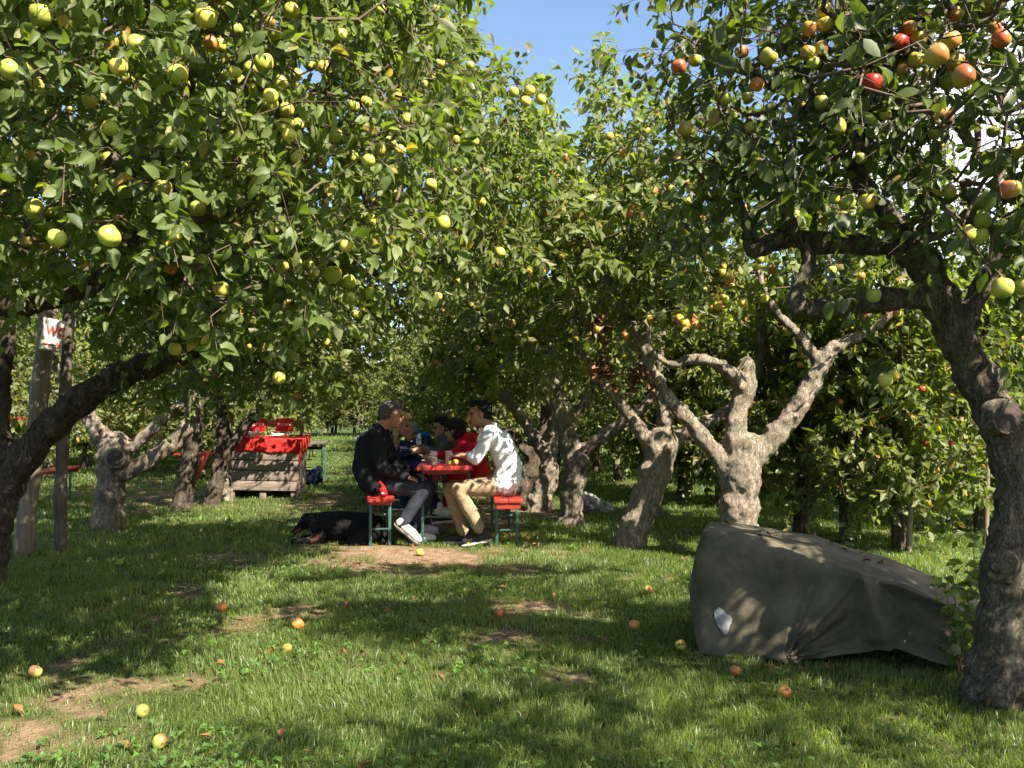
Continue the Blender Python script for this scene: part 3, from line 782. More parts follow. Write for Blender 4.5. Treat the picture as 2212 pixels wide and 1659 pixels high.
T_L1 = [seg(6.6, (-25, 1262, 0.146), (-8, 1160, 0.133), (8, 1075, 0.138), (55, 985, 0.142), (145, 890, 0.138), (250, 815, 0.129), (350, 780, 0.112), (430, 750, 0.086), (510, 700, 0.065), (600, 640, 0.043), (720, 560, 0.026), (830, 480, 0.017)),
        seg(6.6, (15, 1040, 0.095), (2, 920, 0.082), (8, 800, 0.073), (15, 720, 0.069), (-20, 560, 0.060), (40, 380, 0.043), (120, 200, 0.026)),
        seg(6.6, (420, 755, 0.052), (470, 600, 0.039, .2), (560, 430, 0.030, .3), (640, 250, 0.022, .3), (700, 60, 0.017)),
        seg(6.6, (600, 640, 0.034), (760, 500, 0.026), (900, 330, 0.022, -.2), (1010, 230, 0.014, -.2), (1060, 130, 0.009))]
LOW_L1 = [(-400, 680), (0, 660), (120, 690), (200, 710), (290, 800), (380, 860), (440, 850), (520, 820), (600, 850), (660, 860), (730, 820), (800, 760), (860, 690), (940, 640), (1030, 600), (1120, 560), (1210, 420)]
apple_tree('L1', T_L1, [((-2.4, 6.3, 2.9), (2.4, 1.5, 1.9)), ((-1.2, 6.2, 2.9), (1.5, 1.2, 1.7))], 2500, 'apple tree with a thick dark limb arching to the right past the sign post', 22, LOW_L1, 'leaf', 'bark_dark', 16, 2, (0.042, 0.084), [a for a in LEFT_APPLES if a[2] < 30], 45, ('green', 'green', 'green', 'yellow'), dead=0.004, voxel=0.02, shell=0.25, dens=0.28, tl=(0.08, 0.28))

T_R0 = [seg(4.0, (2150, 1535, 0.20), (2158, 1440, 0.155), (2170, 1330, 0.13), (2178, 1235, 0.15), (2195, 1130, 0.115), (2196, 1040, 0.112), (2175, 950, 0.115), (2135, 860, 0.112), (2085, 770, 0.105), (2045, 690, 0.10), (2015, 610, 0.095), (1985, 550, 0.085)),
        seg(4.0, (2050, 640, 0.07), (1960, 645, 0.066), (1870, 655, 0.062), (1780, 665, 0.058, -.05), (1725, 660, 0.052, -.1), (1724, 615, 0.04, -.1), (1748, 560, 0.035, -.1), (1700, 470, 0.025, -.1)),
        seg(4.0, (2000, 570, 0.07), (1930, 540, 0.062), (1850, 530, 0.06), (1760, 522, 0.058), (1690, 515, 0.055), (1630, 540, 0.045), (1610, 470, 0.03), (1560, 350, 0.02)),
        seg(4.0, (1995, 560, 0.075), (1945, 500, 0.068), (1890, 440, 0.055), (1862, 380, 0.045), (1875, 280, 0.035), (1920, 160, 0.025), (1990, 40, 0.018)),
        seg(4.0, (2075, 720, 0.07), (2120, 620, 0.055), (2190, 520, 0.045), (2270, 400, 0.035), (2330, 250, 0.025)),
        seg(4.0, (1860, 390, 0.035), (1790, 300, 0.028), (1700, 210, 0.02), (1600, 140, 0.014), (1480, 60, 0.01))]
LOW_R0 = [(1300, 100), (1400, 200), (1440, 380), (1480, 540), (1560, 560), (1640, 500), (1700, 430), (1800, 430), (1880, 450), (1960, 500), (2020, 540), (2080, 520), (2212, 560), (2500, 800)]
apple_tree('R0', T_R0, [((2.35, 3.9, 2.75), (1.75, 1.4, 1.45)), ((1.6, 3.9, 2.8), (1.15, 1.0, 1.1)), ((2.15, 4.3, 3.1), (0.85, 0.8, 0.95)), ((3.5, 3.1, 2.9), (1.2, 1.3, 1.3))], 2500, 'nearest gnarled apple tree on the right, leaning over the tarpaulin with blushed apples', 23, LOW_R0, 'leaf_dark', 'bark_shaded', 12, 2, (0.044, 0.088), RIGHT_APPLES, 6, ('green', 'yellow', 'blush'), voxel=0.012, noise=0.035, dens=0.30,
           burls=[(pt(2160, 1500, 3.86), 0.08), (pt(2110, 1500, 3.95), 0.07), (pt(2200, 1490, 3.9), 0.09), (pt(2162, 1230, 3.93), 0.09)], knots=[(pt(2172, 900, 3.895), (0.15, -1, -0.05), 0.075)])

T_R1 = [seg(8.35, (1352, 1195, 0.20), (1368, 1150, 0.17), (1392, 1085, 0.178), (1415, 1020, 0.185), (1428, 970, 0.185), (1432, 945, 0.15)),
        seg(8.35, (1415, 975, 0.10), (1385, 935, 0.085), (1355, 890, 0.075), (1325, 855, 0.065), (1298, 825, 0.05), (1270, 790, 0.035), (1240, 690, 0.03), (1260, 560, 0.02)),
        seg(8.35, (1430, 960, 0.11), (1436, 910, 0.10), (1428, 865, 0.085), (1410, 830, 0.07), (1385, 790, 0.05), (1350, 700, 0.04), (1370, 560, 0.03), (1400, 400, 0.02)),
        seg(8.35, (1360, 700, 0.04), (1290, 560, 0.035, -.5), (1190, 450, 0.028, -1.0), (1080, 400, 0.02, -1.1), (960, 420, 0.014, -1.1)),
        seg(8.4, (1440, 965, 0.10), (1490, 930, 0.085), (1540, 905, 0.08, .1), (1580, 880, 0.07, .3), (1640, 800, 0.05, .4), (1640, 650, 0.04, .4))]
LOW_MR = [(1000, 880), (1200, 850), (1260, 790), (1320, 740), (1400, 730), (1480, 700), (1560, 690), (1640, 640), (1720, 610), (1800, 640), (1900, 720), (2000, 740), (2212, 740)]
apple_tree('R1', T_R1, [((0.85, 8.3, 3.0), (1.45, 1.4, 1.6)), ((-0.25, 7.25, 3.05), (1.25, 0.8, 0.65))], 900, 'apple tree with a pale trunk slanting to the right, a knot low on its side', 24, LOW_MR, 'leaf', 'bark', 13, 1, (0.065, 0.115), [(1043, 497, 20, 'b'), (1065, 455, 18, 'b'), (1075, 472, 18, 'b'), (1150, 470, 18, 'b'), (1110, 525, 21, 'b'), (1130, 518, 18, 'b'), (1190, 460, 18, 'b')], 80, ('blush', 'yellow', 'orange', 'blush'), burls=[(pt(1350, 1178, 8.3), 0.09), (pt(1400, 1060, 8.3), 0.11)], knots=[(pt(1423, 1103, 8.17), (0.5, -1, 0), 0.045)], dead=0.02)

T_R2 = [seg(7.6, (1598, 1185, 0.222), (1596, 1120, 0.201), (1600, 1060, 0.201), (1602, 1010, 0.205), (1612, 970, 0.171)),
        seg(7.6, (1585, 1040, 0.111), (1550, 985, 0.098), (1510, 935, 0.085), (1470, 890, 0.081), (1440, 860, 0.073), (1425, 820, 0.064), (1400, 785, 0.051), (1370, 700, 0.034)),
        seg(7.6, (1590, 980, 0.128), (1588, 920, 0.115), (1600, 870, 0.111), (1615, 825, 0.102), (1612, 790, 0.090)),
        seg(7.56, (1612, 850, 0.085), (1585, 810, 0.081), (1545, 785, 0.073), (1500, 775, 0.060), (1450, 785, 0.043), (1400, 740, 0.034), (1420, 600, 0.026), (1440, 420, 0.017)),
        seg(7.6, (1630, 985, 0.128), (1675, 940, 0.115), (1720, 885, 0.107), (1755, 825, 0.098), (1785, 770, 0.085), (1820, 740, 0.068), (1900, 700, 0.043), (1980, 600, 0.026)),
        seg(7.6, (1770, 790, 0.064), (1735, 735, 0.056), (1690, 690, 0.051), (1660, 650, 0.043), (1640, 590, 0.038), (1625, 480, 0.030), (1600, 350, 0.021), (1560, 220, 0.017))]
apple_tree('R2', T_R2, [((2.3, 7.8, 3.0), (1.5, 1.3, 1.35))], 520, 'stout apple tree forking into three thick limbs, standing behind the tarpaulin', 25, LOW_MR, 'leaf', 'bark', 12, 1, (0.065, 0.115), [(1470, 690, 24, 'y'), (1480, 700, 24, 'y'), (1495, 690, 24, 'y'), (1500, 702, 22, 'y'), (1550, 660, 22, 'y'), (1570, 690, 26, 'g'), (1605, 655, 24, 'y'), (1650, 645, 22, 'y'), (1575, 600, 24, 'b'), (1600, 520, 22, 'g'), (1640, 560, 22, 'g'), (1435, 425, 18, 'y'), (1455, 422, 18, 'y')], 60, ('yellow', 'yellow', 'green', 'blush', 'orange'), burls=[(pt(1580, 1090, 7.56), 0.10), (pt(1620, 1045, 7.56), 0.10)], dead=0.02)

T_R3 = [seg(10.0, (1234, 1142, 0.19), (1234, 1090, 0.155), (1240, 1040, 0.165), (1243, 1000, 0.17), (1228, 950, 0.14), (1215, 905, 0.12), (1205, 850, 0.10), (1190, 760, 0.07), (1200, 600, 0.05)),
        seg(10.0, (1250, 985, 0.10), (1290, 950, 0.09), (1335, 920, 0.08), (1385, 885, 0.07), (1420, 820, 0.05), (1430, 700, 0.04)),
        seg(10.0, (1225, 930, 0.08), (1265, 870, 0.07), (1290, 800, 0.05), (1310, 650, 0.03))]
LOW_R3 = [(900, 900), (1060, 860), (1130, 850), (1200, 880), (1280, 890), (1340, 850), (1450, 800)]
apple_tree('R3', T_R3, [((0.5, 10.0, 2.75), (1.4, 1.4, 1.45))], 560, 'apple tree with a dark upright fork, its trunk just right of the picnic table', 26, LOW_R3, 'leaf', 'bark', 13, 1, (0.065, 0.12), (), 70, ('green', 'yellow', 'orange', 'blush'), burls=[(pt(1258, 1000, 9.9), 0.09)])
T_R4 = [seg(11.4, (1160, 1112, 0.23), (1170, 1070, 0.185), (1186, 1025, 0.16), (1185, 985, 0.15), (1190, 940, 0.11), (1200, 880, 0.09), (1190, 780, 0.06)),
        seg(11.4, (1180, 990, 0.11), (1152, 940, 0.10), (1120, 895, 0.09), (1090, 855, 0.08), (1060, 820, 0.07), (1030, 740, 0.05), (1020, 620, 0.03))]
apple_tree('R4', T_R4, [((0.05, 11.4, 2.7), (1.5, 1.4, 1.5))], 520, 'apple tree with a flared trunk behind the man in the white shirt', 27, LOW_R3, 'leaf', 'bark', 13, 1, (0.07, 0.12), (), 60, ('blush', 'yellow', 'green', 'orange'))
T_R5 = [seg(12.6, (1112, 1090, 0.20), (1128, 1050, 0.17), (1150, 1010, 0.15), (1165, 970, 0.14), (1180, 900, 0.10), (1170, 800, 0.07)),
        seg(12.6, (1158, 1000, 0.10), (1130, 965, 0.09), (1108, 940, 0.085), (1078, 930, 0.07), (1040, 905, 0.05), (1000, 800, 0.04))]
apple_tree('R5', T_R5, [((-0.1, 12.6, 2.7), (1.5, 1.4, 1.5))], 500, 'apple tree bending low to the left, just seen behind the white shirt', 28, LOW_R3, 'leaf', 'bark_dark', 13, 1, (0.07, 0.12), (), 55, ('green', 'yellow', 'orange'))

T_L2 = [seg(9.64, (232, 1152, 0.23), (236, 1090, 0.19), (242, 1030, 0.19), (246, 985, 0.21), (250, 960, 0.17)),
        seg(9.64, (235, 970, 0.14), (205, 920, 0.12), (175, 875, 0.105), (140, 820, 0.09), (100, 740, 0.06), (110, 600, 0.04)),
        seg(9.64, (272, 975, 0.09), (310, 945, 0.085), (355, 905, 0.08), (410, 855, 0.07), (470, 790, 0.05), (500, 650, 0.03)),
        seg(9.6, (275, 1020, 0.12), (320, 995, 0.115), (365, 965, 0.11), (405, 920, 0.10), (425, 865, 0.095), (440, 800, 0.08), (450, 700, 0.05), (430, 550, 0.03))]
LOW_L2 = [(-400, 820), (0, 830), (150, 840), (300, 850), (450, 850), (560, 830), (700, 850), (900, 880), (1100, 880)]
apple_tree('L2', T_L2, [((-4.0, 9.6, 2.8), (1.9, 1.4, 1.5))], 560, 'stout apple tree with a round sawn knot where its three limbs part', 29, LOW_L2, 'leaf', 'bark', 13, 1, (0.07, 0.115), (), 40, ('green', 'yellow'), knots=[(pt(250, 990, 9.43), (0.25, -1, 0.1), 0.10)])
T_L3 = [seg(11.4, (388, 1112, 0.18), (398, 1060, 0.15), (410, 1000, 0.14), (420, 940, 0.14), (430, 880, 0.125), (440, 820, 0.11), (450, 700, 0.07), (480, 560, 0.04)),
        seg(11.4, (425, 900, 0.08), (400, 820, 0.06), (360, 720, 0.04))]
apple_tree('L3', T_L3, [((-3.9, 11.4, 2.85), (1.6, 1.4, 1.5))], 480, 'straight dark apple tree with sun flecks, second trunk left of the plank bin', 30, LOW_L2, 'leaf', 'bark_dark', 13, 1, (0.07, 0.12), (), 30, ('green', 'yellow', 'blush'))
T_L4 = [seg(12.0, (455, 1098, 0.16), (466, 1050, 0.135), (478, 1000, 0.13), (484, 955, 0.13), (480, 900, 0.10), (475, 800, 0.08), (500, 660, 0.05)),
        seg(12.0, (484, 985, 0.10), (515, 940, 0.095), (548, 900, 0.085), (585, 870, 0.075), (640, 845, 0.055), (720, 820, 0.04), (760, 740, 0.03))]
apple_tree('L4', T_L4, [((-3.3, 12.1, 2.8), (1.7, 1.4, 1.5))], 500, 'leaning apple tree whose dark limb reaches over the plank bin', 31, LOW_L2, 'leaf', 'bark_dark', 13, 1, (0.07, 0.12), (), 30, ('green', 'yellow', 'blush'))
T_L5 = [seg(12.5, (488, 1080, 0.13), (490, 1040, 0.09), (488, 980, 0.075), (496, 920, 0.07), (503, 850, 0.06), (505, 760, 0.05), (520, 600, 0.03))]
apple_tree('L5', T_L5, [((-3.6, 13.2, 2.9), (1.5, 1.3, 1.5))], 420, 'slim sunlit apple tree touching the left side of the plank bin', 32, LOW_L2, 'leaf', 'bark', 13, 1, (0.07, 0.12), (), 20, ('green', 'yellow'))
# ------------------------------------------------------------------ rows of slimmer trees around and behind
def row_tree_meshes(seed, h, rx, n, leaf):
    r = np.random.default_rng(seed)
    limbs = [[(Vector((0, 0, -0.1)), 0.075), (Vector((0.03, 0.02, 0.7)), 0.06), (Vector((-0.04, 0.03, 1.5)), 0.05), (Vector((0.02, -0.03, h * 0.62)), 0.035), (Vector((0, 0, h * 0.9)), 0.015)]]
    for k in range(4):
        a = k * 1.7 + seed
        z0 = 0.9 + 0.35 * k
        limbs.append([(Vector((0, 0, z0)), 0.04), (Vector((0.35 * rx * math.cos(a), 0.35 * rx * math.sin(a), z0 + 0.25)), 0.03), (Vector((0.8 * rx * math.cos(a), 0.8 * rx * math.sin(a), z0 + 0.45)), 0.015)])
    V, F = caps_mesh('trunk', limb_prims(limbs), 8)
    tm = mesh_np('row_tree_trunk', V, F, [M['bark_dark']])
    pts = crown_points(r, [((0, 0, 0.50 + h * 0.36), (rx, rx, h * 0.38)), ((0, 0, h * 0.62), (rx * 0.75, rx * 0.75, h * 0.38)), ((0, 0, 0.95), (rx * 0.95, rx * 0.95, 0.6))], n, None, False, ymin=-99, shell=0.5, zmin=0.38)
    cm, tip, end = crown_mesh('row_tree_crown', [[p for p in lb] for lb in limbs], pts, r, M[leaf], 14, (0.075, 0.13), 0, (0.12, 0.36), (), 0.03, thin=0.003, Wk=0.30)
    return tm, cm, tip
ROWM = [row_tree_meshes(s, h, rx, nn, lf) for s, h, rx, nn, lf in ((41, 3.6, 0.95, 400, 'leaf_far'), (42, 4.0, 1.05, 440, 'leaf_far'), (43, 3.4, 1.0, 400, 'leaf_far'), (44, 4.4, 1.35, 700, 'leaf_far'))]
def row_tree(x, y, k, rz, sc, label, group, napp, kinds, trunk_tilt=0.0):
    root = empty('row_apple_tree', (x, y, 0), rz, label, 'apple tree', group)
    root.scale = (sc, sc, sc)
    tm, cm, tip = ROWM[k]
    for nm, me in (('trunk', tm), ('crown', cm)):
        o = bpy.data.objects.new(nm, me); C.objects.link(o); o.parent = root
    if napp:
        r = np.random.default_rng(int(abs(x * 100 + y * 37)))
        mw = pmat(root)
        W = np.array([mw @ Vector(t) for t in tip]); u, v, dep = proj(W)
        ok = np.where((u > -20) & (u < 2232) & (v > -20) & (W[:, 1] < y + 0.2))[0]
        if len(ok):
            for i in r.choice(ok, min(napp, len(ok)), replace=False):
                a = bpy.data.objects.new('apple', APPLE[kinds[r.integers(len(kinds))]][r.integers(3)]); C.objects.link(a)
                a.parent = root; a.location = tip[i] + np.array([0, -0.02, -0.05]); a.scale = (0.033 / sc,) * 3; a.rotation_euler = (0, 0, r.uniform(0, 6))
    return root

r = np.random.default_rng(77)
spind = [(1725, 1150, 0, 'slim young apple tree beyond the stout forked tree, just right of its trunk'),
         (1830, 1176, 1, 'young apple tree on a thick dark stem above the middle of the tarpaulin'),
         (1945, 1187, 2, 'first of two close young apple stems behind the right half of the tarpaulin'),
         (1470, 1085, 2, 'young apple tree whose thin stem shows between the slanting tree and the forked tree'),
         (2120, 1150, 0, 'young apple tree half hidden behind the leaning trunk on the right'),
         ]
for u_, v_, k_, lb_ in spind:
    g_ = gnd(u_, v_)
    row_tree(g_.x, g_.y, k_, r.uniform(0, 6), r.uniform(0.86, 0.94), lb_, 'young apple trees right of the lane', 16, ('red', 'blush', 'yellow', 'blush'))
def row_x(off, y): return -1.8 + off - 0.187 * (y - 9.6)
far = []
for off in (5.0, 7.6, 10.4):
    for y in np.arange(9.6, 24, 2.0):
        if off == 5.0 and y < 11: continue
        far.append((row_x(off, y) + r.normal(0, 0.15), y + r.normal(0, 0.2), int(r.integers(3)), 'r'))
for off in (-5.6, -8.2, -10.8, -13.4, -16):
    for y in np.arange(12.5 if off > -7 else 10.5, 24, 2.1):
        far.append((row_x(off, y) + r.normal(0, 0.15), y + r.normal(0, 0.2), int(r.integers(4)), 'l'))
for off in (-2.7, 2.5):
    for y in (14.8, 17.0, 19.4, 22.0, 25.0, 28.5, 32):
        if off > 0 or y > 15.5: far.append((row_x(off, y) + r.normal(0, 0.2), y, 3, 'm'))
for x in np.arange(-24, 19, 1.5):
    lane = -6.4 < x < -3.4
    if not lane:
        far.append((x + r.normal(0, 0.3), 27 + r.normal(0, 1.0), int(r.integers(4)), 'b'))
        if r.random() < 0.7: far.append((x + r.normal(0, 0.3), 30 + r.normal(0, 1.0), 3, 'b'))
for x in np.arange(-13.5, -3.5, 1.3):
    far.append((x, 41 + r.normal(0, 0.8), 3, 'b')); far.append((x + 0.6, 44 + r.normal(0, 0.8), 3, 'b'))
FARLAB = {'r': ('green apple tree in the crowded rows right of the lane', 'crowded rows right of the lane'), 'l': ('leafy apple tree in the shaded rows left of the lane', 'shaded rows left of the lane'),
          'm': ('old apple tree farther down the lane, past the plank bin', 'old trees farther down the lane'), 'b': ('distant apple tree closing off the far end of the orchard', 'distant trees at the orchard end')}
for x, y, k, w in far:
    uu, vv, _ = proj(np.array([[x, y, 2.0]]))
    if not (-260 < uu[0] < 2472): continue
    row_tree(x, y, k, r.uniform(0, 6.28), r.uniform(0.9, 1.18), FARLAB[w][0], FARLAB[w][1], 10 if (w in 'rm' and y < 17) else 0, ('blush', 'red', 'yellow', 'green'))
# neighbour outside the frame, whose shade falls into the foreground
apple_tree('R9', [[(Vector((3.0, 0.9, -0.1)), 0.17), (Vector((2.95, 0.95, 0.8)), 0.14), (Vector((2.8, 1.1, 1.6)), 0.12)], [(Vector((2.8, 1.1, 1.5)), 0.09), (Vector((2.2, 1.4, 2.4)), 0.06), (Vector((1.5, 1.5, 3.1)), 0.03)], [(Vector((2.85, 1.0, 1.5)), 0.08), (Vector((3.2, 0.7, 2.4)), 0.05), (Vector((3.5, 0.5, 3.1)), 0.03)]],
           [((2.5, 1.2, 3.0), (1.3, 1.0, 0.9))], 250, 'apple tree close beside the view on the right, shading the front lawn', 61, None, 'leaf', 'bark', 12, 0, (0.06, 0.10))

# ------------------------------------------------------------------ grass
def blades(n, y0, y1, r, hl, wl, lean):
    y = (y0 ** 0.4 + (y1 ** 0.4 - y0 ** 0.4) * r.random(n)) ** 2.5
    x = (r.random(n) - 0.5) * 2 * (0.72 * y + 0.5)
    s = soil(x, y); keep = r.random(n) > s * 0.90
    x, y, s = x[keep], y[keep], s[keep]; n = len(x)
    tuft = fnoise(x * 4.5, y * 4.5, 3); patch = fnoise(x * 0.9 + 50, y * 0.9 + 8, 2)
    h = r.uniform(*hl, n) * 0.60 * (0.35 + 1.3 * tuft) * (1 - 0.55 * s) * (0.75 + 0.5 * patch)
    w = r.uniform(*wl, n)
    az = r.uniform(0, 2 * np.pi, n) * 0.75 + fnoise(x * 2, y * 2, 2) * 6.0
    le = np.abs(r.normal(0, lean, n)) + 0.15
    d = np.stack([np.cos(az), np.sin(az), np.zeros(n)], -1); sd = np.stack([-np.sin(az), np.cos(az), np.zeros(n)], -1)
    tw = r.uniform(-1, 1, (n, 1)); sd = sd * np.cos(tw) + d * np.sin(tw)
    P = np.stack([x, y, gz(x, y) - 0.004], -1)
    m1 = P + d * (h * le * 0.28)[:, None] + np.array([0, 0, 1.0]) * (h * 0.55)[:, None]
    tp = P + d * (h * le * 0.95)[:, None] + np.array([0, 0, 1.0]) * (h * (1.0 - 0.30 * np.minimum(le, 1.4)))[:, None]
    V = np.stack([P - sd * w[:, None] / 2, P + sd * w[:, None] / 2, m1 - sd * w[:, None] * 0.42, m1 + sd * w[:, None] * 0.42, tp], 1)
    t = np.clip(0.30 + 0.60 * patch + r.normal(0, 0.15, n) + 0.25 * s, 0, 0.88); t = np.where(r.random(n) < 0.07 + 0.30 * s, r.uniform(0.9, 1.0, n), t)
    return V.reshape(-1, 3), n, np.repeat(t, 5)
r = np.random.default_rng(5)
Vg, Tg, off, fq, ft = [], [], 0, [], []
for n_, a_, b_, hl, wl, ln in ((130000, 2.7, 5.0, (0.045, 0.115), (0.0022, 0.0048), 0.55), (130000, 5.0, 8.5, (0.045, 0.11), (0.004, 0.007), 0.5), (90000, 8.5, 14.0, (0.05, 0.11), (0.006, 0.011), 0.45), (60000, 14, 26, (0.07, 0.14), (0.012, 0.022), 0.4), (25000, 26, 45, (0.10, 0.2), (0.03, 0.05), 0.4)):
    V, n_, t = blades(n_, a_, b_, r, hl, wl, ln)
    i = np.arange(n_)[:, None] * 5 + off
    fq.append(i + np.array([[0, 1, 3, 2]])); ft.append(i + np.array([[2, 3, 4]])); Vg.append(V); Tg.append(t); off += len(V)
me = mesh_np('grass', np.concatenate(Vg), [np.concatenate(fq), np.concatenate(ft)], [M['grass']], tint=np.concatenate(Tg))
tag(link('grass', me), 'mown lawn grass with worn bare patches between the trees', None, None, 'stuff')
# clover and broad weeds among the grass
k = 5200
y = (2.8 ** 0.4 + (9.5 ** 0.4 - 2.8 ** 0.4) * r.random(k)) ** 2.5; x = (r.random(k) - 0.5) * 2 * (0.68 * y + 0.3)
ok = (fnoise(x * 1.3 + 20, y * 1.3 + 4, 2) > 0.56) & (r.random(k) > soil(x, y)); x, y = x[ok], y[ok]; k = len(x)
P3 = []; A3 = []; N3 = []; L3 = []; W3 = []
for j in range(3):
    az = r.uniform(0, 6.28, k) if j == 0 else az + 2.09
    P3.append(np.stack([x, y, gz(x, y) + hz], -1) if j else np.stack([x, y, gz(x, y) + (hz := r.uniform(0.02, 0.06, k))], -1))
    A3.append(np.stack([np.cos(az), np.sin(az), r.uniform(-0.1, 0.35, k)], -1)); N3.append(np.stack([r.normal(0, .2, k), r.normal(0, .2, k), np.ones(k)], -1))
    s_ = r.uniform(0.014, 0.028, k); L3.append(s_); W3.append(s_ * 0.5)
# rosettes of dock and dandelion leaves
ros = [gnd(u_, v_) for u_, v_ in ((330, 1140), (365, 1128), (395, 1135), (430, 1125), (465, 1138), (300, 1150), (500, 1130), (350, 1155), (410, 1150), (110, 1350), (95, 1340), (1240, 1190), (250, 1440), (1190, 1085))]
for q in ros:
    for j in range(9):
        az = r.uniform(0, 6.28); ln = r.uniform(0.05, 0.11)
        P3.append(np.array([[q.x + r.normal(0, 0.02), q.y + r.normal(0, 0.02), 0.0]])); A3.append(np.array([[math.cos(az), math.sin(az), r.uniform(0.5, 1.5)]])); N3.append(np.array([[-math.cos(az) * 0.6, -math.sin(az) * 0.6, 1.0]]))
        L3.append(np.array([ln])); W3.append(np.array([ln * 0.17]))
P3, A3, N3, L3, W3 = (np.concatenate(a) for a in (P3, A3, N3, L3, W3))
LV, LF, LT = leaf_geo(P3, A3, N3, L3, W3, np.clip(r.normal(0.5, 0.25, len(P3)), 0, 1), 1, r)
tag(link('clover_and_weeds', mesh_np('clover_and_weeds', LV, LF, [M['weed']], tint=LT)), 'clover and broad-leaved weeds scattered through the lawn', None, None, 'stuff')
# dry leaves on the grass
k = 170
y = (2.8 ** 0.4 + (12 ** 0.4 - 2.8 ** 0.4) * r.random(k)) ** 2.5; x = (r.random(k) - 0.5) * 2 * (0.66 * y + 0.3)
LV, LF, LT = leaf_geo(np.stack([x, y, gz(x, y) + r.uniform(0.01, 0.05, k)], -1), r.normal(0, 1, (k, 3)) * np.array([1, 1, 0.25]), np.array([0, 0, 1.0]) + r.normal(0, 0.35, (k, 3)), r.uniform(0.04, 0.075, k), r.uniform(0.012, 0.02, k), np.zeros(k), 1, r)
tag(link('fallen_leaves', mesh_np('fallen_leaves', LV, LF, [M['leaf_dead']], tint=LT)), 'brown withered leaves lying about in the grass', None, None, 'stuff')

# ------------------------------------------------------------------ beer benches and tables
def beer_furniture(kind, loc, rz, length, width, height, label, group=None, under=True, mat='red_paint'):
    root = empty('beer_table' if kind == 'table' else 'beer_bench', loc, rz, label, 'table' if kind == 'table' else 'bench', group)
    mw = pmat(root)
    th = 0.042 if kind == 'table' else 0.034
    mb = MB()
    top = 'tabletop' if kind == 'table' else 'seat'
    k = 2 if kind == 'bench' else 3
    pw = width / k
    for j in range(k):
        mb.box((-width / 2 + pw * (j + 0.5), length / 2, height - th / 2), (pw - 0.004, length, th), bevel=0.008)
    mb.build(top, M[mat], root, M=mw)
    for yy in ((0.05, length - 0.05) if under else (0.30, length - 0.30)):
        mb = MB(); mb.box((0, yy, height - th - 0.028), (width * 0.84, 0.06, 0.052), bevel=0.005)
        mb.build('end_batten', M[mat], root, M=mw)
    inset = 0.36 if kind == 'table' else 0.33
    for yy, sg in ((inset, 1), (length - inset, -1)):
        for sx in (-1, 1):
            mb = MB()
            mb.box((sx * (width / 2 - 0.035), yy, (height - th) / 2 - 0.01), (0.028, 0.028, height - th - 0.02), bevel=0.003)
            mb.build('leg', M['green_steel'], root, M=mw)
        mb = MB()
        mb.box((0, yy, height - th - 0.02), (width - 0.07, 0.03, 0.028)); mb.box((0, yy, height * 0.34), (width - 0.09, 0.014, 0.014))
        mb.build('crossbar', M['green_steel'], root, M=mw)
        mb = MB()
        mb.cyl((0, yy, height * 0.62), (0, yy + sg * 0.36, height - th - 0.012), 0.009, n=8)
        mb.cyl((-0.05, yy, height * 0.62), (0.05, yy, height * 0.62), 0.009, n=8)
        mb.build('brace', M['green_steel'], root, M=mw)
    return root
G_SEAT = 'beer benches at the front picnic table'
beer_furniture('table', (-0.62, 8.14, 0), R(2), 2.2, 0.51, 0.77, 'red beer table on green steel legs with glasses and apples, people on both sides', under=False)
beer_furniture('bench', (-1.185, 8.06, 0), R(10), 2.2, 0.25, 0.48, 'red beer bench under the man in black, black dog lying beside it', G_SEAT, under=False)
beer_furniture('bench', (-0.03, 7.98, 0), R(3), 2.2, 0.26, 0.48, 'red beer bench under the man in the white shirt', G_SEAT)
beer_furniture('table', (-1.55, 11.2, 0), R(8), 2.2, 0.5, 0.77, 'red beer table of the second group, behind the front table')
beer_furniture('bench', (-1.0, 11.1, 0), R(9), 2.2, 0.25, 0.48, 'red beer bench of the second group behind the front table')
beer_furniture('bench', (-5.98, 10.5, 0), R(8), 2.2, 0.26, 0.48, 'empty red beer bench behind the round sign post')
beer_furniture('bench', (-6.15, 15.6, 0), R(-60), 2.0, 0.26, 0.50, 'empty red beer bench in the distance under the stout knotted tree')
beer_furniture('table', (-3.36, 14.6, 0), R(9), 1.7, 0.5, 0.70, 'dark shaded table behind the plank bin, red box on top', under=False, mat='stake_wood')

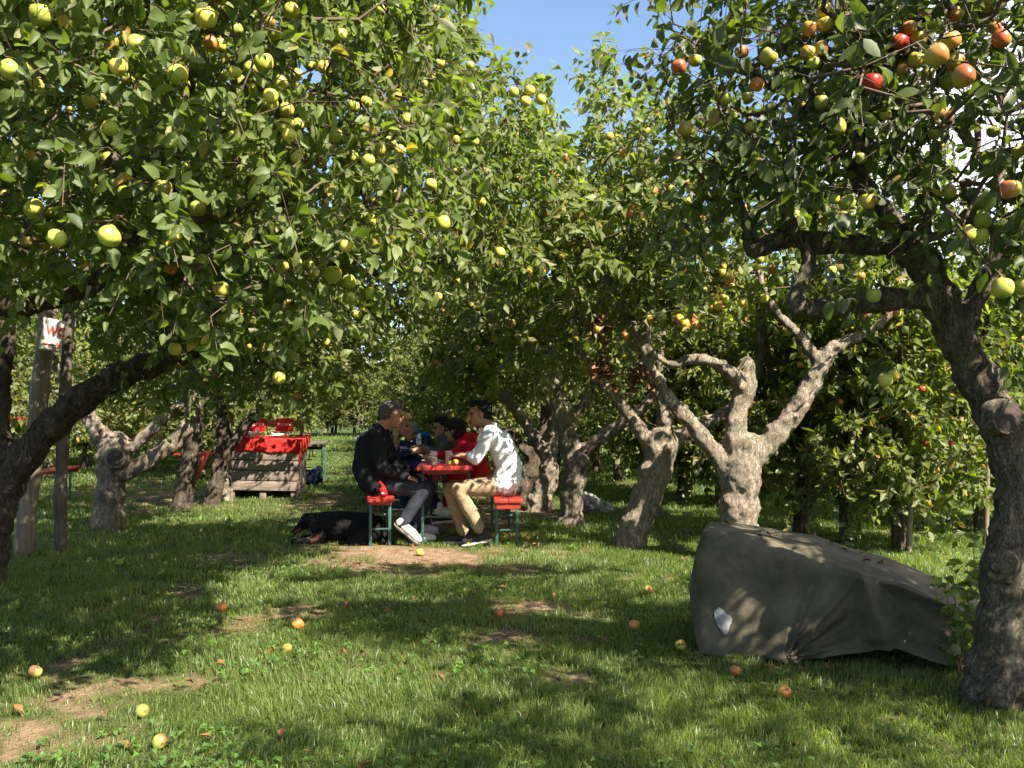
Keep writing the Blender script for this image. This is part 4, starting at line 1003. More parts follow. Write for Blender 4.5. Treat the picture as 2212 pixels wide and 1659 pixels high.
# ------------------------------------------------------------------ people
SKIN_T = m_plain('skin', (0.40, 0.20, 0.125), 0.5, 0.12, 20, 0, 0.35)
SKIN_D = m_plain('skin_tanned', (0.34, 0.165, 0.10), 0.5, 0.12, 20, 0, 0.35)
def m_cloth(name, col, var=0.18): return m_plain(name, col, 0.88, var, 18, 0.25, 0.15, 60)
EYE = m_plain('eye_dark', (0.03, 0.02, 0.018), 0.2, 0.1)
def frame(fwd, up=(0, 0, 1)):
    f = Vector(fwd).normalized(); s = Vector(up).cross(f).normalized(); u = f.cross(s)
    return f, s, u
def head_prims(c, fwd, s=1.0, up=(0, 0, 1)):
    f, l, u = frame(fwd, up); c = Vector(c)
    ax = np.array([[f.x, l.x, u.x], [f.y, l.y, u.y], [f.z, l.z, u.z]])
    q = lambda a, b, d: np.array(c + (f * a + l * b + u * d) * s)
    E = lambda a, b, d, r1, r2, r3: ('e', q(a, b, d), (r1 * s, r2 * s, r3 * s), ax)
    K = lambda p, r1, p2, r2: ('c', q(*p), r1 * s, q(*p2), r2 * s)
    pr = [E(-0.012, 0, 0.035, 0.098, 0.077, 0.092), E(0.022, 0, -0.035, 0.070, 0.064, 0.088), E(0.045, 0, -0.085, 0.046, 0.044, 0.036),
          K((0.066, 0, -0.104), 0.020, (0.072, 0, -0.098), 0.018), K((0.088, 0, 0.012), 0.011, (0.112, 0, -0.028), 0.014), K((0.098, 0.010, -0.032), 0.010, (0.098, -0.010, -0.032), 0.010),
          K((0.074, 0.036, 0.026), 0.014, (0.084, 0.008, 0.022), 0.014), K((0.074, -0.036, 0.026), 0.014, (0.084, -0.008, 0.022), 0.014),
          K((0.086, 0.018, -0.060), 0.009, (0.086, -0.018, -0.060), 0.009), K((0.083, 0.016, -0.073), 0.009, (0.083, -0.016, -0.073), 0.009),
          E(-0.008, 0.078, -0.010, 0.020, 0.010, 0.032), E(-0.008, -0.078, -0.010, 0.020, 0.010, 0.032)]
    return pr, q, E
def hand_prims(w, d, n, curl=0.6, s=1.0, side=1):
    """wrist w, pointing d, back-of-hand normal n"""
    w = np.array(w, float); d = np.array(d, float); d /= np.linalg.norm(d); n = np.array(n, float); n -= d * n.dot(d); n /= np.linalg.norm(n); a = np.cross(n, d) * side
    pr = []
    for k, (o, ln) in enumerate(((0.031, 0.068), (0.011, 0.078), (-0.010, 0.072), (-0.030, 0.056))):
        b = w + (d * 0.085 + a * o) * s
        pr.append(('c', w + a * o * 0.5 * s, 0.015 * s, b, 0.011 * s))
        p = b; ang = 0.15
        for j, fr in enumerate((0.42, 0.32, 0.26)):
            ang += curl * (0.75 + 0.12 * k)
            q = p + (d * math.cos(ang) - n * math.sin(ang)) * ln * fr * s
            pr.append(('c', p, (0.0092 - 0.0008 * j) * s, q, (0.0085 - 0.0008 * j) * s)); p = q
    t0 = w + (d * 0.025 + a * 0.026) * s; t1 = t0 + (d * 0.032 + a * 0.028 - n * 0.012) * s; t2 = t1 + (d * 0.034 + a * 0.006 - n * 0.016) * s
    pr += [('c', t0, 0.013 * s, t1, 0.010 * s), ('c', t1, 0.010 * s, t2, 0.008 * s)]
    return pr
def shoe(root, heel, toe, up, mat, solemat, wd=0.045):
    heel, toe = np.array(heel, float), np.array(toe, float); d = toe - heel; L = np.linalg.norm(d); d /= L
    up = np.array(up, float); up -= d * up.dot(d); up /= np.linalg.norm(up); sd = np.cross(up, d)
    pr = [('c', heel + d * 0.035 + up * 0.05, 0.040, heel + d * 0.04 + up * 0.085, 0.042), ('c', heel + d * 0.03 + up * 0.042, 0.038, heel + d * L * 0.6 + up * 0.040, wd), ('c', heel + d * L * 0.6 + up * 0.038, wd, toe - d * 0.04 + up * 0.032, 0.034)]
    skin('shoe', pr, mat, root, 0.008, 3)
    ax = np.stack([d, sd, up], 1)
    skin('shoe_sole', [('e', heel + d * L * 0.27, (L * 0.32, wd * 0.98, 0.020), ax), ('e', heel + d * L * 0.70, (L * 0.33, wd * 1.12, 0.020), ax)], solemat, root, 0.007, 2)
def A(*v): return np.array(v, float)
def person(loc, label, J, fwd, skinmat, topmat, legmat, hairmat, hair='short', shoemat=None, solemat=None, vox=0.0075, hs=1.0, group='people at the picnic tables', fat=1.0, up=(0, 0, 1), folds=0.02, long_top=True):
    """J: joints in world space: hipN hipF kneeN kneeF ankN ankF waist chest neck head shN shF elN elF wrN wrF (+ hand data)"""
    root = empty('person', loc, 0, label, 'person', group)
    hp, q, E = head_prims(J['head'], fwd, hs, up)
    f, l, u = frame(fwd, up)
    body = list(hp)
    neck_top = q(-0.015, 0, -0.05)
    body += [('c', neck_top, 0.052 * hs, J['neck'], 0.058), ('c', J['neck'], 0.06, J['chest'], 0.10), ('c', J['chest'], 0.10, J['waist'], 0.10), ('c', J['waist'], 0.10, (J['hipN'] + J['hipF']) / 2, 0.10)]
    for s in 'NF':
        body += [('c', J['neck'] * 0.6 + J['sh' + s] * 0.4, 0.05, J['sh' + s], 0.05), ('c', J['sh' + s], 0.05, J['el' + s], 0.038), ('c', J['el' + s], 0.038, J['wr' + s], 0.026),
                 ('c', J['hip' + s], 0.08, J['knee' + s], 0.052), ('c', J['knee' + s], 0.052, J['ank' + s], 0.036)]
        hd = J.get('hand' + s)
        if hd is not None: body += hand_prims(J['wr' + s], hd[0], hd[1], hd[2], 1.0, hd[3])
    skin('body', body, skinmat, root, vox, 3)
    for sgn in (1, -1):
        mb = MB(); mb.ball(Vector(q(0.080, sgn * 0.030, 0.006)), 0.0125 * hs, 10); mb.build('eye', EYE, root)
    # top
    w = fat
    sN, sF = J['shN'], J['shF']
    mid = lambda a, b, t: a * (1 - t) + b * t
    lat = (sN - sF) / np.linalg.norm(sN - sF)
    top = [('c', mid(J['neck'], sN, 0.35), 0.062, sN, 0.066 * w), ('c', mid(J['neck'], sF, 0.35), 0.062, sF, 0.066 * w), ('c', J['neck'] + A(0, 0, -0.01), 0.066, J['chest'], 0.11 * w)]
    for t in (-0.085, 0.0, 0.085):
        top += [('c', J['chest'] + lat * t * 1.1, 0.115 * w, J['waist'] + lat * t, 0.118 * w), ('c', J['waist'] + lat * t, 0.118 * w, mid(J['hipN'], J['hipF'], 0.5) + lat * t * 1.2 + A(0, 0, 0.03 if long_top else 0.10), 0.125 * w)]
    top += [('c', sN, 0.07 * w, J['chest'] + lat * 0.08, 0.10 * w), ('c', sF, 0.07 * w, J['chest'] - lat * 0.08, 0.10 * w)]
    for s in 'NF':
        top += [('c', J['sh' + s], 0.068 * w, J['el' + s], 0.055 * w), ('c', J['el' + s], 0.055 * w, mid(J['el' + s], J['wr' + s], J.get('cuff' + s, 0.93)), 0.041 * w)]
    skin('top', top, topmat, root, 0.011, 4, folds, 0.10)
    tr = [('c', J['hipN'], 0.115 * w, J['hipF'], 0.115 * w)]
    for s in 'NF':
        tr += [('c', J['hip' + s], 0.108, mid(J['hip' + s], J['knee' + s], 0.6), 0.085), ('c', mid(J['hip' + s], J['knee' + s], 0.6), 0.085, J['knee' + s], 0.070), ('c', J['knee' + s], 0.070, mid(J['knee' + s], J['ank' + s], 0.35), 0.066), ('c', mid(J['knee' + s], J['ank' + s], 0.35), 0.066, mid(J['knee' + s], J['ank' + s], 0.97), 0.056)]
    skin('trousers', tr, legmat, root, 0.011, 4, folds * 0.8, 0.08)
    # hair
    if hair == 'short':
        hr = [E(-0.026, 0, 0.048, 0.096, 0.083, 0.092), E(-0.058, 0, 0.0, 0.062, 0.074, 0.072), E(0.03, 0, 0.092, 0.062, 0.062, 0.042), E(-0.03, 0.062, 0.02, 0.035, 0.022, 0.05), E(-0.03, -0.062, 0.02, 0.035, 0.022, 0.05)]
    elif hair == 'bowl':
        hr = [E(-0.022, 0, 0.045, 0.108, 0.094, 0.094), E(-0.045, 0, -0.03, 0.085, 0.09, 0.085), E(0.045, 0, 0.075, 0.062, 0.07, 0.045)]
    else:
        hr = [E(-0.022, 0, 0.045, 0.104, 0.089, 0.092), E(-0.05, 0, -0.02, 0.078, 0.086, 0.10), E(0.03, 0, 0.09, 0.062, 0.066, 0.042)]
        for sgn in (1, -1):
            hr += [('c', q(-0.01, sgn * 0.075, 0.03), 0.026, q(-0.005, sgn * 0.085, -0.12), 0.030), ('c', q(-0.005, sgn * 0.085, -0.12), 0.030, q(0.0, sgn * 0.085, -0.30), 0.020)]
        hr += [('c', q(-0.09, 0, -0.05), 0.055, q(-0.10, 0, -0.28), 0.035)]
    skin('hair', hr, hairmat, root, 0.006, 1, 0.022, 0.018)
    return root, q, E
def m_hair(name, a, b_):
    m, n, l, b, out = newmat(name)
    tc = n.new('ShaderNodeTexCoord'); mp = n.new('ShaderNodeMapping'); mp.inputs['Scale'].default_value = (40, 40, 160); l.new(tc.outputs['Object'], mp.inputs['Vector'])
    t = n.new('ShaderNodeTexNoise'); t.inputs['Scale'].default_value = 2.0; t.inputs['Detail'].default_value = 3; l.new(mp.outputs['Vector'], t.inputs['Vector'])
    r_ = ramp(n, [(0.35, a), (0.65, b_)]); l.new(t.outputs['Fac'], r_.inputs['Fac']); l.new(r_.outputs['Color'], b.inputs['Base Color']); b.inputs['Roughness'].default_value = 0.65; b.inputs['Specular IOR Level'].default_value = 0.2
    bp = n.new('ShaderNodeBump'); bp.inputs['Strength'].default_value = 0.5; bp.inputs['Distance'].default_value = 0.004; l.new(t.outputs['Fac'], bp.inputs['Height']); l.new(bp.outputs['Normal'], b.inputs['Normal'])
    return m
H_GREY = m_hair('grey_hair', (0.06, 0.05, 0.042), (0.15, 0.13, 0.11)); H_BLACK = m_hair('black_hair', (0.004, 0.003, 0.003), (0.012, 0.009, 0.008)); H_BLOND = m_hair('blond_hair', (0.28, 0.18, 0.08), (0.50, 0.38, 0.20)); H_BROWN = m_hair('brown_hair', (0.010, 0.006, 0.004), (0.026, 0.014, 0.010)); H_SILVER = m_hair('silver_hair', (0.14, 0.135, 0.13), (0.30, 0.29, 0.28))
BLACK = m_cloth('black_wool', (0.012, 0.012, 0.015)); NAVY = m_cloth('navy_cotton', (0.014, 0.018, 0.045)); JEANS = m_cloth('dark_denim', (0.030, 0.034, 0.045)); KHAKI = m_cloth('khaki_cotton', (0.27, 0.195, 0.12)); RED_H = m_cloth('red_sweatshirt', (0.48, 0.012, 0.016)); GREYC = m_cloth('grey_knit', (0.075, 0.072, 0.07))
CANVAS = m_plain('pale_canvas', (0.58, 0.54, 0.50), 0.7, 0.15, 15); DKSHOE = m_plain('dark_leather', (0.022, 0.018, 0.018), 0.55, 0.2, 15)
m, n, l, b, out = newmat('treaded_sole')
tc = n.new('ShaderNodeTexCoord'); br = n.new('ShaderNodeTexBrick'); br.inputs['Scale'].default_value = 22; br.inputs['Color1'].default_value = (0.03, 0.025, 0.022, 1); br.inputs['Color2'].default_value = (0.04, 0.03, 0.025, 1); br.inputs['Mortar'].default_value = (0.24, 0.22, 0.18, 1); br.inputs['Mortar Size'].default_value = 0.03; br.offset = 0
mp = n.new('ShaderNodeMapping'); mp.inputs['Rotation'].default_value = (R(90), 0, R(35)); l.new(tc.outputs['Object'], mp.inputs['Vector']); l.new(mp.outputs['Vector'], br.inputs['Vector']); l.new(br.outputs['Color'], b.inputs['Base Color']); b.inputs['Roughness'].default_value = 0.8
SOLE = m
WSOLE = m_plain('pale_rubber', (0.45, 0.42, 0.38), 0.7, 0.1)
def m_plaid():
    m, n, l, b, out = newmat('white_checked_cotton')
    tc = n.new('ShaderNodeTexCoord'); sp = n.new('ShaderNodeSeparateXYZ'); l.new(tc.outputs['Object'], sp.inputs['Vector'])
    fac = None
    for ax, fr in (('X', 150.0), ('Z', 130.0), ('Y', 150.0)):
        k = n.new('ShaderNodeMath'); k.operation = 'MULTIPLY'; k.inputs[1].default_value = fr; l.new(sp.outputs[ax], k.inputs[0])
        s = n.new('ShaderNodeMath'); s.operation = 'SINE'; l.new(k.outputs['Value'], s.inputs[0])
        g = n.new('ShaderNodeMapRange'); g.inputs['From Min'].default_value = 0.90; g.inputs['From Max'].default_value = 1.0; g.inputs['To Max'].default_value = 0.28; l.new(s.outputs['Value'], g.inputs['Value'])
        if fac is None: fac = g.outputs['Result']
        else:
            a = n.new('ShaderNodeMath'); a.operation = 'MAXIMUM'; l.new(fac, a.inputs[0]); l.new(g.outputs['Result'], a.inputs[1]); fac = a.outputs['Value']
    mx = n.new('ShaderNodeMixRGB'); mx.inputs['Color1'].default_value = (0.70, 0.70, 0.70, 1); mx.inputs['Color2'].default_value = (0.30, 0.36, 0.46, 1); l.new(fac, mx.inputs['Fac']); l.new(mx.outputs['Color'], b.inputs['Base Color'])
    b.inputs['Roughness'].default_value = 0.85; b.inputs['Specular IOR Level'].default_value = 0.15
    t = noise_node(n, l, 22, 3); bp = n.new('ShaderNodeBump'); bp.inputs['Strength'].default_value = 0.35; bp.inputs['Distance'].default_value = 0.03; l.new(t.outputs['Fac'], bp.inputs['Height']); l.new(bp.outputs['Normal'], b.inputs['Normal'])
    return m
PLAID = m_plaid()

# the man in black on the left bench, in profile, looking right
y0 = 8.48
J = dict(hipN=A(-1.29, y0 - 0.09, 0.575), hipF=A(-1.29, y0 + 0.09, 0.575), kneeN=A(-0.82, y0 - 0.14, 0.545), kneeF=A(-0.80, y0 + 0.11, 0.54), ankN=A(-1.035, y0 - 0.14, 0.205), ankF=A(-0.93, y0 + 0.10, 0.10),
         waist=A(-1.365, y0, 0.73), chest=A(-1.335, y0, 0.95), neck=A(-1.26, y0, 1.115), head=A(-1.145, y0 + 0.01, 1.235), shN=A(-1.285, y0 - 0.20, 1.03), shF=A(-1.265, y0 + 0.20, 1.03),
         elN=A(-1.20, y0 - 0.25, 0.745), elF=A(-1.16, y0 + 0.24, 0.76), wrN=A(-0.985, y0 - 0.17, 0.655), wrF=A(-0.93, y0 + 0.14, 0.66), handN=((1, 0.2, -0.3), (0.1, -0.2, 1), 0.35, 1), handF=((1, -0.2, -0.3), (0.1, 0.2, 1), 0.35, -1))
p1, q, E = person((-1.24, y0, 0), 'person in a black sweater and dark jeans, short grey hair, one heel raised', J, (0.93, 0.26, -0.20), SKIN_T, BLACK, JEANS, H_GREY, fat=1.2, folds=0.012)
shoe(p1, (-1.10, y0 - 0.15, 0.215), (-0.865, y0 - 0.13, 0.02), (0.55, -0.12, 0.75), CANVAS, SOLE)
shoe(p1, (-0.985, y0 + 0.10, 0.02), (-0.72, y0 + 0.09, 0.02), (0, 0, 1), CANVAS, SOLE)
skin('collar', [('c', J['neck'] + A(-0.05, -0.045, 0.02), 0.02, J['neck'] + A(0.045, -0.05, -0.03), 0.016), ('c', J['neck'] + A(-0.05, -0.045, 0.02), 0.02, J['neck'] + A(-0.055, 0.045, 0.02), 0.02), ('c', J['neck'] + A(-0.055, 0.045, 0.02), 0.02, J['neck'] + A(0.045, 0.05, -0.03), 0.016)], BLACK, p1, 0.008, 2)

# the man in the white shirt on the right bench, looking left
y0 = 8.40
J = dict(hipN=A(-0.06, y0 - 0.09, 0.575), hipF=A(-0.06, y0 + 0.09, 0.575), kneeN=A(-0.50, y0 - 0.13, 0.55), kneeF=A(-0.60, y0 + 0.10, 0.53), ankN=A(-0.30, y0 - 0.12, 0.17), ankF=A(-0.46, y0 + 0.10, 0.11),
         waist=A(-0.025, y0, 0.75), chest=A(-0.11, y0, 0.97), neck=A(-0.21, y0, 1.115), head=A(-0.305, y0, 1.245), shN=A(-0.205, y0 - 0.19, 1.04), shF=A(-0.215, y0 + 0.19, 1.04),
         elN=A(-0.335, y0 - 0.20, 0.835), elF=A(-0.34, y0 + 0.24, 0.83), wrN=A(-0.475, y0 - 0.09, 0.855), wrF=A(-0.52, y0 + 0.10, 0.855), handN=((-1, 0.35, 0.0), (0.1, -0.35, 1), 0.55, -1), handF=((-1, -0.2, -0.1), (0.1, 0.2, 1), 0.55, 1), cuffN=0.35, cuffF=0.6)
p2, q, E = person((-0.06, y0, 0), 'person in a white checked shirt and khaki trousers, short black hair, elbow on the table', J, (-0.98, -0.16, -0.05), SKIN_D, PLAID, KHAKI, H_BLACK, folds=0.03, fat=1.05)
shoe(p2, (-0.19, y0 - 0.12, 0.075), (-0.47, y0 - 0.14, 0.02), (0, 0, 1), DKSHOE, WSOLE)
shoe(p2, (-0.38, y0 + 0.10, 0.02), (-0.66, y0 + 0.08, 0.02), (0, 0, 1), DKSHOE, WSOLE)
skin('collar', [('c', J['neck'] + A(0.05, -0.05, 0.03), 0.018, J['neck'] + A(-0.05, -0.055, -0.02), 0.014), ('c', J['neck'] + A(0.05, -0.05, 0.03), 0.018, J['neck'] + A(0.05, 0.05, 0.03), 0.018)], PLAID, p2, 0.008, 2)

# the blonde woman behind him on the left bench
y0 = 9.05
J = dict(hipN=A(-1.36, y0 - 0.08, 0.57), hipF=A(-1.36, y0 + 0.08, 0.57), kneeN=A(-0.92, y0 - 0.06, 0.56), kneeF=A(-0.90, y0 + 0.12, 0.52), ankN=A(-0.72, y0 - 0.10, 0.27), ankF=A(-0.95, y0 + 0.1, 0.10),
         waist=A(-1.37, y0, 0.73), chest=A(-1.31, y0, 0.92), neck=A(-1.24, y0, 1.03), head=A(-1.135, y0 - 0.01, 1.135), shN=A(-1.26, y0 - 0.16, 0.965), shF=A(-1.26, y0 + 0.16, 0.965),
         elN=A(-1.22, y0 - 0.20, 0.79), elF=A(-1.18, y0 + 0.2, 0.79), wrN=A(-1.03, y0 - 0.06, 0.86), wrF=A(-0.95, y0 + 0.08, 0.86), handN=((1, 0.25, 0.15), (0, -1, 0.4), 0.6, 1), handF=((1, -0.3, 0.1), (0, 1, 0.4), 0.6, -1))
p3, q, E = person((-1.36, y0, 0), 'person with long blonde hair in dark navy, hands raised over the table', J, (0.94, -0.12, -0.28), SKIN_T, NAVY, NAVY, H_BLOND, 'long', vox=0.0075, hs=0.97, fat=0.92)
shoe(p3, (-0.79, y0 - 0.11, 0.25), (-0.55, y0 - 0.13, 0.20), (0.15, 0, 1), CANVAS, WSOLE)
shoe(p3, (-1.0, y0 + 0.1, 0.02), (-0.75, y0 + 0.1, 0.02), (0, 0, 1), CANVAS, WSOLE)
# dark-haired neighbour, mostly hidden behind the man in black
y0 = 9.72
J = dict(hipN=A(-1.44, y0 - 0.08, 0.57), hipF=A(-1.44, y0 + 0.08, 0.57), kneeN=A(-1.00, y0 - 0.08, 0.54), kneeF=A(-1.00, y0 + 0.1, 0.54), ankN=A(-1.04, y0 - 0.1, 0.10), ankF=A(-1.04, y0 + 0.1, 0.10), waist=A(-1.48, y0, 0.75), chest=A(-1.46, y0, 0.96), neck=A(-1.41, y0, 1.09), head=A(-1.34, y0, 1.21),
         shN=A(-1.42, y0 - 0.17, 1.02), shF=A(-1.42, y0 + 0.17, 1.02), elN=A(-1.34, y0 - 0.2, 0.8), elF=A(-1.34, y0 + 0.2, 0.8), wrN=A(-1.09, y0 - 0.1, 0.8), wrF=A(-1.09, y0 + 0.1, 0.8), handN=((1, 0.2, 0), (0, 0, 1), 0.4, 1), handF=((1, -0.2, 0), (0, 0, 1), 0.4, -1))
p4, q, E = person((-1.44, y0, 0), 'person with dark brown hair, almost hidden behind the grey-haired person in black', J, (1, 0.1, -0.1), SKIN_T, BLACK, NAVY, H_BROWN, 'bowl', vox=0.010)
shoe(p4, (-1.10, y0 - 0.1, 0.02), (-0.86, y0 - 0.1, 0.02), (0, 0, 1), DKSHOE, WSOLE); shoe(p4, (-1.10, y0 + 0.1, 0.02), (-0.86, y0 + 0.1, 0.02), (0, 0, 1), DKSHOE, WSOLE)
# child in the red hooded sweatshirt
y0 = 9.25
J = dict(hipN=A(-0.34, y0 - 0.08, 0.60), hipF=A(-0.34, y0 + 0.08, 0.60), kneeN=A(-0.64, y0 - 0.10, 0.56), kneeF=A(-0.64, y0 + 0.10, 0.56), ankN=A(-0.66, y0 - 0.1, 0.22), ankF=A(-0.68, y0 + 0.1, 0.22), waist=A(-0.38, y0, 0.72), chest=A(-0.44, y0, 0.86), neck=A(-0.52, y0, 0.97), head=A(-0.595, y0, 1.065),
         shN=A(-0.49, y0 - 0.14, 0.91), shF=A(-0.49, y0 + 0.14, 0.91), elN=A(-0.60, y0 - 0.18, 0.80), elF=A(-0.62, y0 + 0.18, 0.8), wrN=A(-0.78, y0 - 0.1, 0.81), wrF=A(-0.8, y0 + 0.08, 0.81), handN=((-1, 0.3, 0), (0, 0, 1), 0.4, -1), handF=((-1, -0.3, 0), (0, 0, 1), 0.4, 1))
p5, q, E = person((-0.34, y0, 0), 'person in a red hooded sweatshirt and red trousers, dark bowl-cut hair, leaning on the table', J, (-0.93, 0.35, -0.12), SKIN_T, RED_H, RED_H, H_BROWN, 'bowl', vox=0.008, hs=0.95, fat=0.95)
skin('hood', [('c', J['neck'] + A(0.05, -0.09, 0.03), 0.045, J['neck'] + A(0.10, 0.0, 0.02), 0.06), ('c', J['neck'] + A(0.10, 0.0, 0.02), 0.06, J['neck'] + A(0.05, 0.09, 0.03), 0.045)], RED_H, p5, 0.009, 3, 0.01)
shoe(p5, (-0.61, y0 - 0.1, 0.14), (-0.83, y0 - 0.1, 0.12), (0, 0, 1), DKSHOE, WSOLE); shoe(p5, (-0.63, y0 + 0.1, 0.14), (-0.85, y0 + 0.1, 0.12), (0, 0, 1), DKSHOE, WSOLE)
# man with glasses and a grey scarf
y0 = 11.35
J = dict(hipN=A(-0.98, y0 - 0.09, 0.56), hipF=A(-0.98, y0 + 0.09, 0.56), kneeN=A(-1.40, y0 - 0.1, 0.54), kneeF=A(-1.40, y0 + 0.1, 0.54), ankN=A(-1.36, y0 - 0.1, 0.1), ankF=A(-1.36, y0 + 0.1, 0.1), waist=A(-0.85, y0, 0.70), chest=A(-0.80, y0, 0.84), neck=A(-0.83, y0, 0.93), head=A(-0.90, y0, 1.05),
         shN=A(-0.82, y0 - 0.19, 0.87), shF=A(-0.82, y0 + 0.19, 0.87), elN=A(-0.92, y0 - 0.22, 0.72), elF=A(-0.92, y0 + 0.22, 0.72), wrN=A(-1.18, y0 - 0.12, 0.81), wrF=A(-1.18, y0 + 0.12, 0.81), handN=((-1, 0.2, 0), (0, 0, 1), 0.4, -1), handF=((-1, -0.2, 0), (0, 0, 1), 0.4, 1))
p6, q, E = person((-0.98, y0, 0), 'person with dark hair and glasses wearing a grey scarf, next to the red hood', J, (-0.97, -0.22, -0.10), SKIN_D, GREYC, NAVY, H_BLACK, vox=0.009, hs=1.02)
skin('scarf', [('c', J['neck'] + A(0.0, -0.07, 0.03), 0.05, J['neck'] + A(0.07, 0.0, 0.04), 0.05), ('c', J['neck'] + A(0.0, -0.07, 0.03), 0.05, J['neck'] + A(-0.08, -0.02, -0.02), 0.05), ('c', J['neck'] + A(-0.08, -0.02, -0.02), 0.05, J['neck'] + A(0.0, 0.07, 0.03), 0.05), ('c', J['neck'] + A(-0.06, -0.09, -0.02), 0.045, J['neck'] + A(-0.05, -0.13, -0.2), 0.04)], GREYC, p6, 0.01, 3, 0.012)
mb = MB()
for sg in (1, -1):
    c0 = q(0.098, sg * 0.031, 0.004)
    for k in range(10):
        a0, a1 = k * math.pi / 5, (k + 1) * math.pi / 5
        f_, l_, u_ = frame((-0.97, -0.22, -0.10))
        mb.cyl(Vector(c0) + l_ * 0.024 * math.cos(a0) + u_ * 0.018 * math.sin(a0), Vector(c0) + l_ * 0.024 * math.cos(a1) + u_ * 0.018 * math.sin(a1), 0.003, n=6)
    mb.cyl(Vector(q(0.098, sg * 0.055, 0.006)), Vector(q(0.0, sg * 0.084, 0.006)), 0.003, n=6)
mb.build('glasses', DKSHOE, p6)
shoe(p6, (-1.30, y0 - 0.1, 0.02), (-1.56, y0 - 0.1, 0.02), (0, 0, 1), DKSHOE, WSOLE); shoe(p6, (-1.30, y0 + 0.1, 0.02), (-1.56, y0 + 0.1, 0.02), (0, 0, 1), DKSHOE, WSOLE)
# silver-haired person at the second table
y0 = 12.5
J = dict(hipN=A(-1.20, y0 - 0.09, 0.56), hipF=A(-1.20, y0 + 0.09, 0.56), kneeN=A(-1.62, y0 - 0.1, 0.54), kneeF=A(-1.62, y0 + 0.1, 0.54), ankN=A(-1.58, y0 - 0.1, 0.1), ankF=A(-1.58, y0 + 0.1, 0.1), waist=A(-1.16, y0, 0.67), chest=A(-1.22, y0, 0.79), neck=A(-1.31, y0, 0.875), head=A(-1.41, y0, 0.965),
         shN=A(-1.29, y0 - 0.18, 0.82), shF=A(-1.29, y0 + 0.18, 0.82), elN=A(-1.42, y0 - 0.22, 0.76), elF=A(-1.42, y0 + 0.22, 0.76), wrN=A(-1.62, y0 - 0.1, 0.82), wrF=A(-1.62, y0 + 0.1, 0.82), handN=((-1, 0.2, 0), (0, 0, 1), 0.4, -1), handF=((-1, -0.2, 0), (0, 0, 1), 0.4, 1))
p7, q, E = person((-1.20, y0, 0), 'person with silver hair and a dark jacket with blue hood, bowed over the second table', J, (-0.95, -0.15, -0.25), SKIN_T, NAVY, NAVY, H_SILVER, vox=0.009)
BLUE = m_cloth('bright_blue_lining', (0.01, 0.10, 0.50))
skin('hood', [('c', J['neck'] + A(0.06, -0.09, 0.045), 0.032, J['neck'] + A(0.12, 0.0, 0.04), 0.04), ('c', J['neck'] + A(0.12, 0.0, 0.04), 0.04, J['neck'] + A(0.06, 0.09, 0.045), 0.032)], BLUE, p7, 0.009, 2)
skin('collar', [('c', J['neck'] + A(-0.03, -0.07, -0.01), 0.014, J['neck'] + A(0.03, -0.075, 0.05), 0.014)], M['white_paint'], p7, 0.007, 1)
shoe(p7, (-1.52, y0 - 0.1, 0.02), (-1.78, y0 - 0.1, 0.02), (0, 0, 1), DKSHOE, WSOLE); shoe(p7, (-1.52, y0 + 0.1, 0.02), (-1.78, y0 + 0.1, 0.02), (0, 0, 1), DKSHOE, WSOLE)

# ------------------------------------------------------------------ the dog
m, n, l, b, out = newmat('dog_fur')
at = n.new('ShaderNodeTexCoord'); sp = n.new('ShaderNodeVectorMath'); 
t = noise_node(n, l, 45, 4)
def blob_mask(c, rad):
    d = n.new('ShaderNodeVectorMath'); d.operation = 'DISTANCE'; d.inputs[1].default_value = c; l.new(at.outputs['Object'], d.inputs[0])
    a_ = n.new('ShaderNodeMath'); a_.operation = 'MULTIPLY_ADD'; a_.inputs[1].default_value = 0.05; l.new(t.outputs['Fac'], a_.inputs[0]); l.new(d.outputs['Value'], a_.inputs[2])
    g = n.new('ShaderNodeMapRange'); g.inputs['From Min'].default_value = rad + 0.03; g.inputs['From Max'].default_value = rad + 0.015; l.new(a_.outputs['Value'], g.inputs['Value']); return g.outputs['Result']
cur = None
rb = ramp(n, [(0.35, (0.004, 0.004, 0.005)), (0.7, (0.008, 0.007, 0.007))]); l.new(t.outputs['Fac'], rb.inputs['Fac']); cur = rb.outputs['Color']
for c_, rad_, col in (((-1.86, 8.44, 0.05), 0.075, (0.075, 0.026, 0.015)), ((-2.03, 8.52, 0.12), 0.055, (0.05, 0.024, 0.015)), ((-1.925, 8.40, 0.11), 0.035, (0.40, 0.37, 0.34)), ((-1.935, 8.42, 0.15), 0.025, (0.55, 0.5, 0.46))):
    mx = n.new('ShaderNodeMixRGB'); mx.inputs['Color2'].default_value = (*col, 1); l.new(blob_mask(c_, rad_), mx.inputs['Fac']); l.new(cur, mx.inputs['Color1']); cur = mx.outputs['Color']
l.new(cur, b.inputs['Base Color']); b.inputs['Roughness'].default_value = 0.75; b.inputs['Specular IOR Level'].default_value = 0.12
bp = n.new('ShaderNodeBump'); bp.inputs['Strength'].default_value = 0.8; bp.inputs['Distance'].default_value = 0.02; l.new(t.outputs['Fac'], bp.inputs['Height']); l.new(bp.outputs['Normal'], b.inputs['Normal'])
FUR = m
dog = empty('dog', (-1.65, 8.56, 0), 0, 'big black dog with tan and white marks lying behind the bench', 'dog')
X = lambda x, y, z: A(x, y, z)
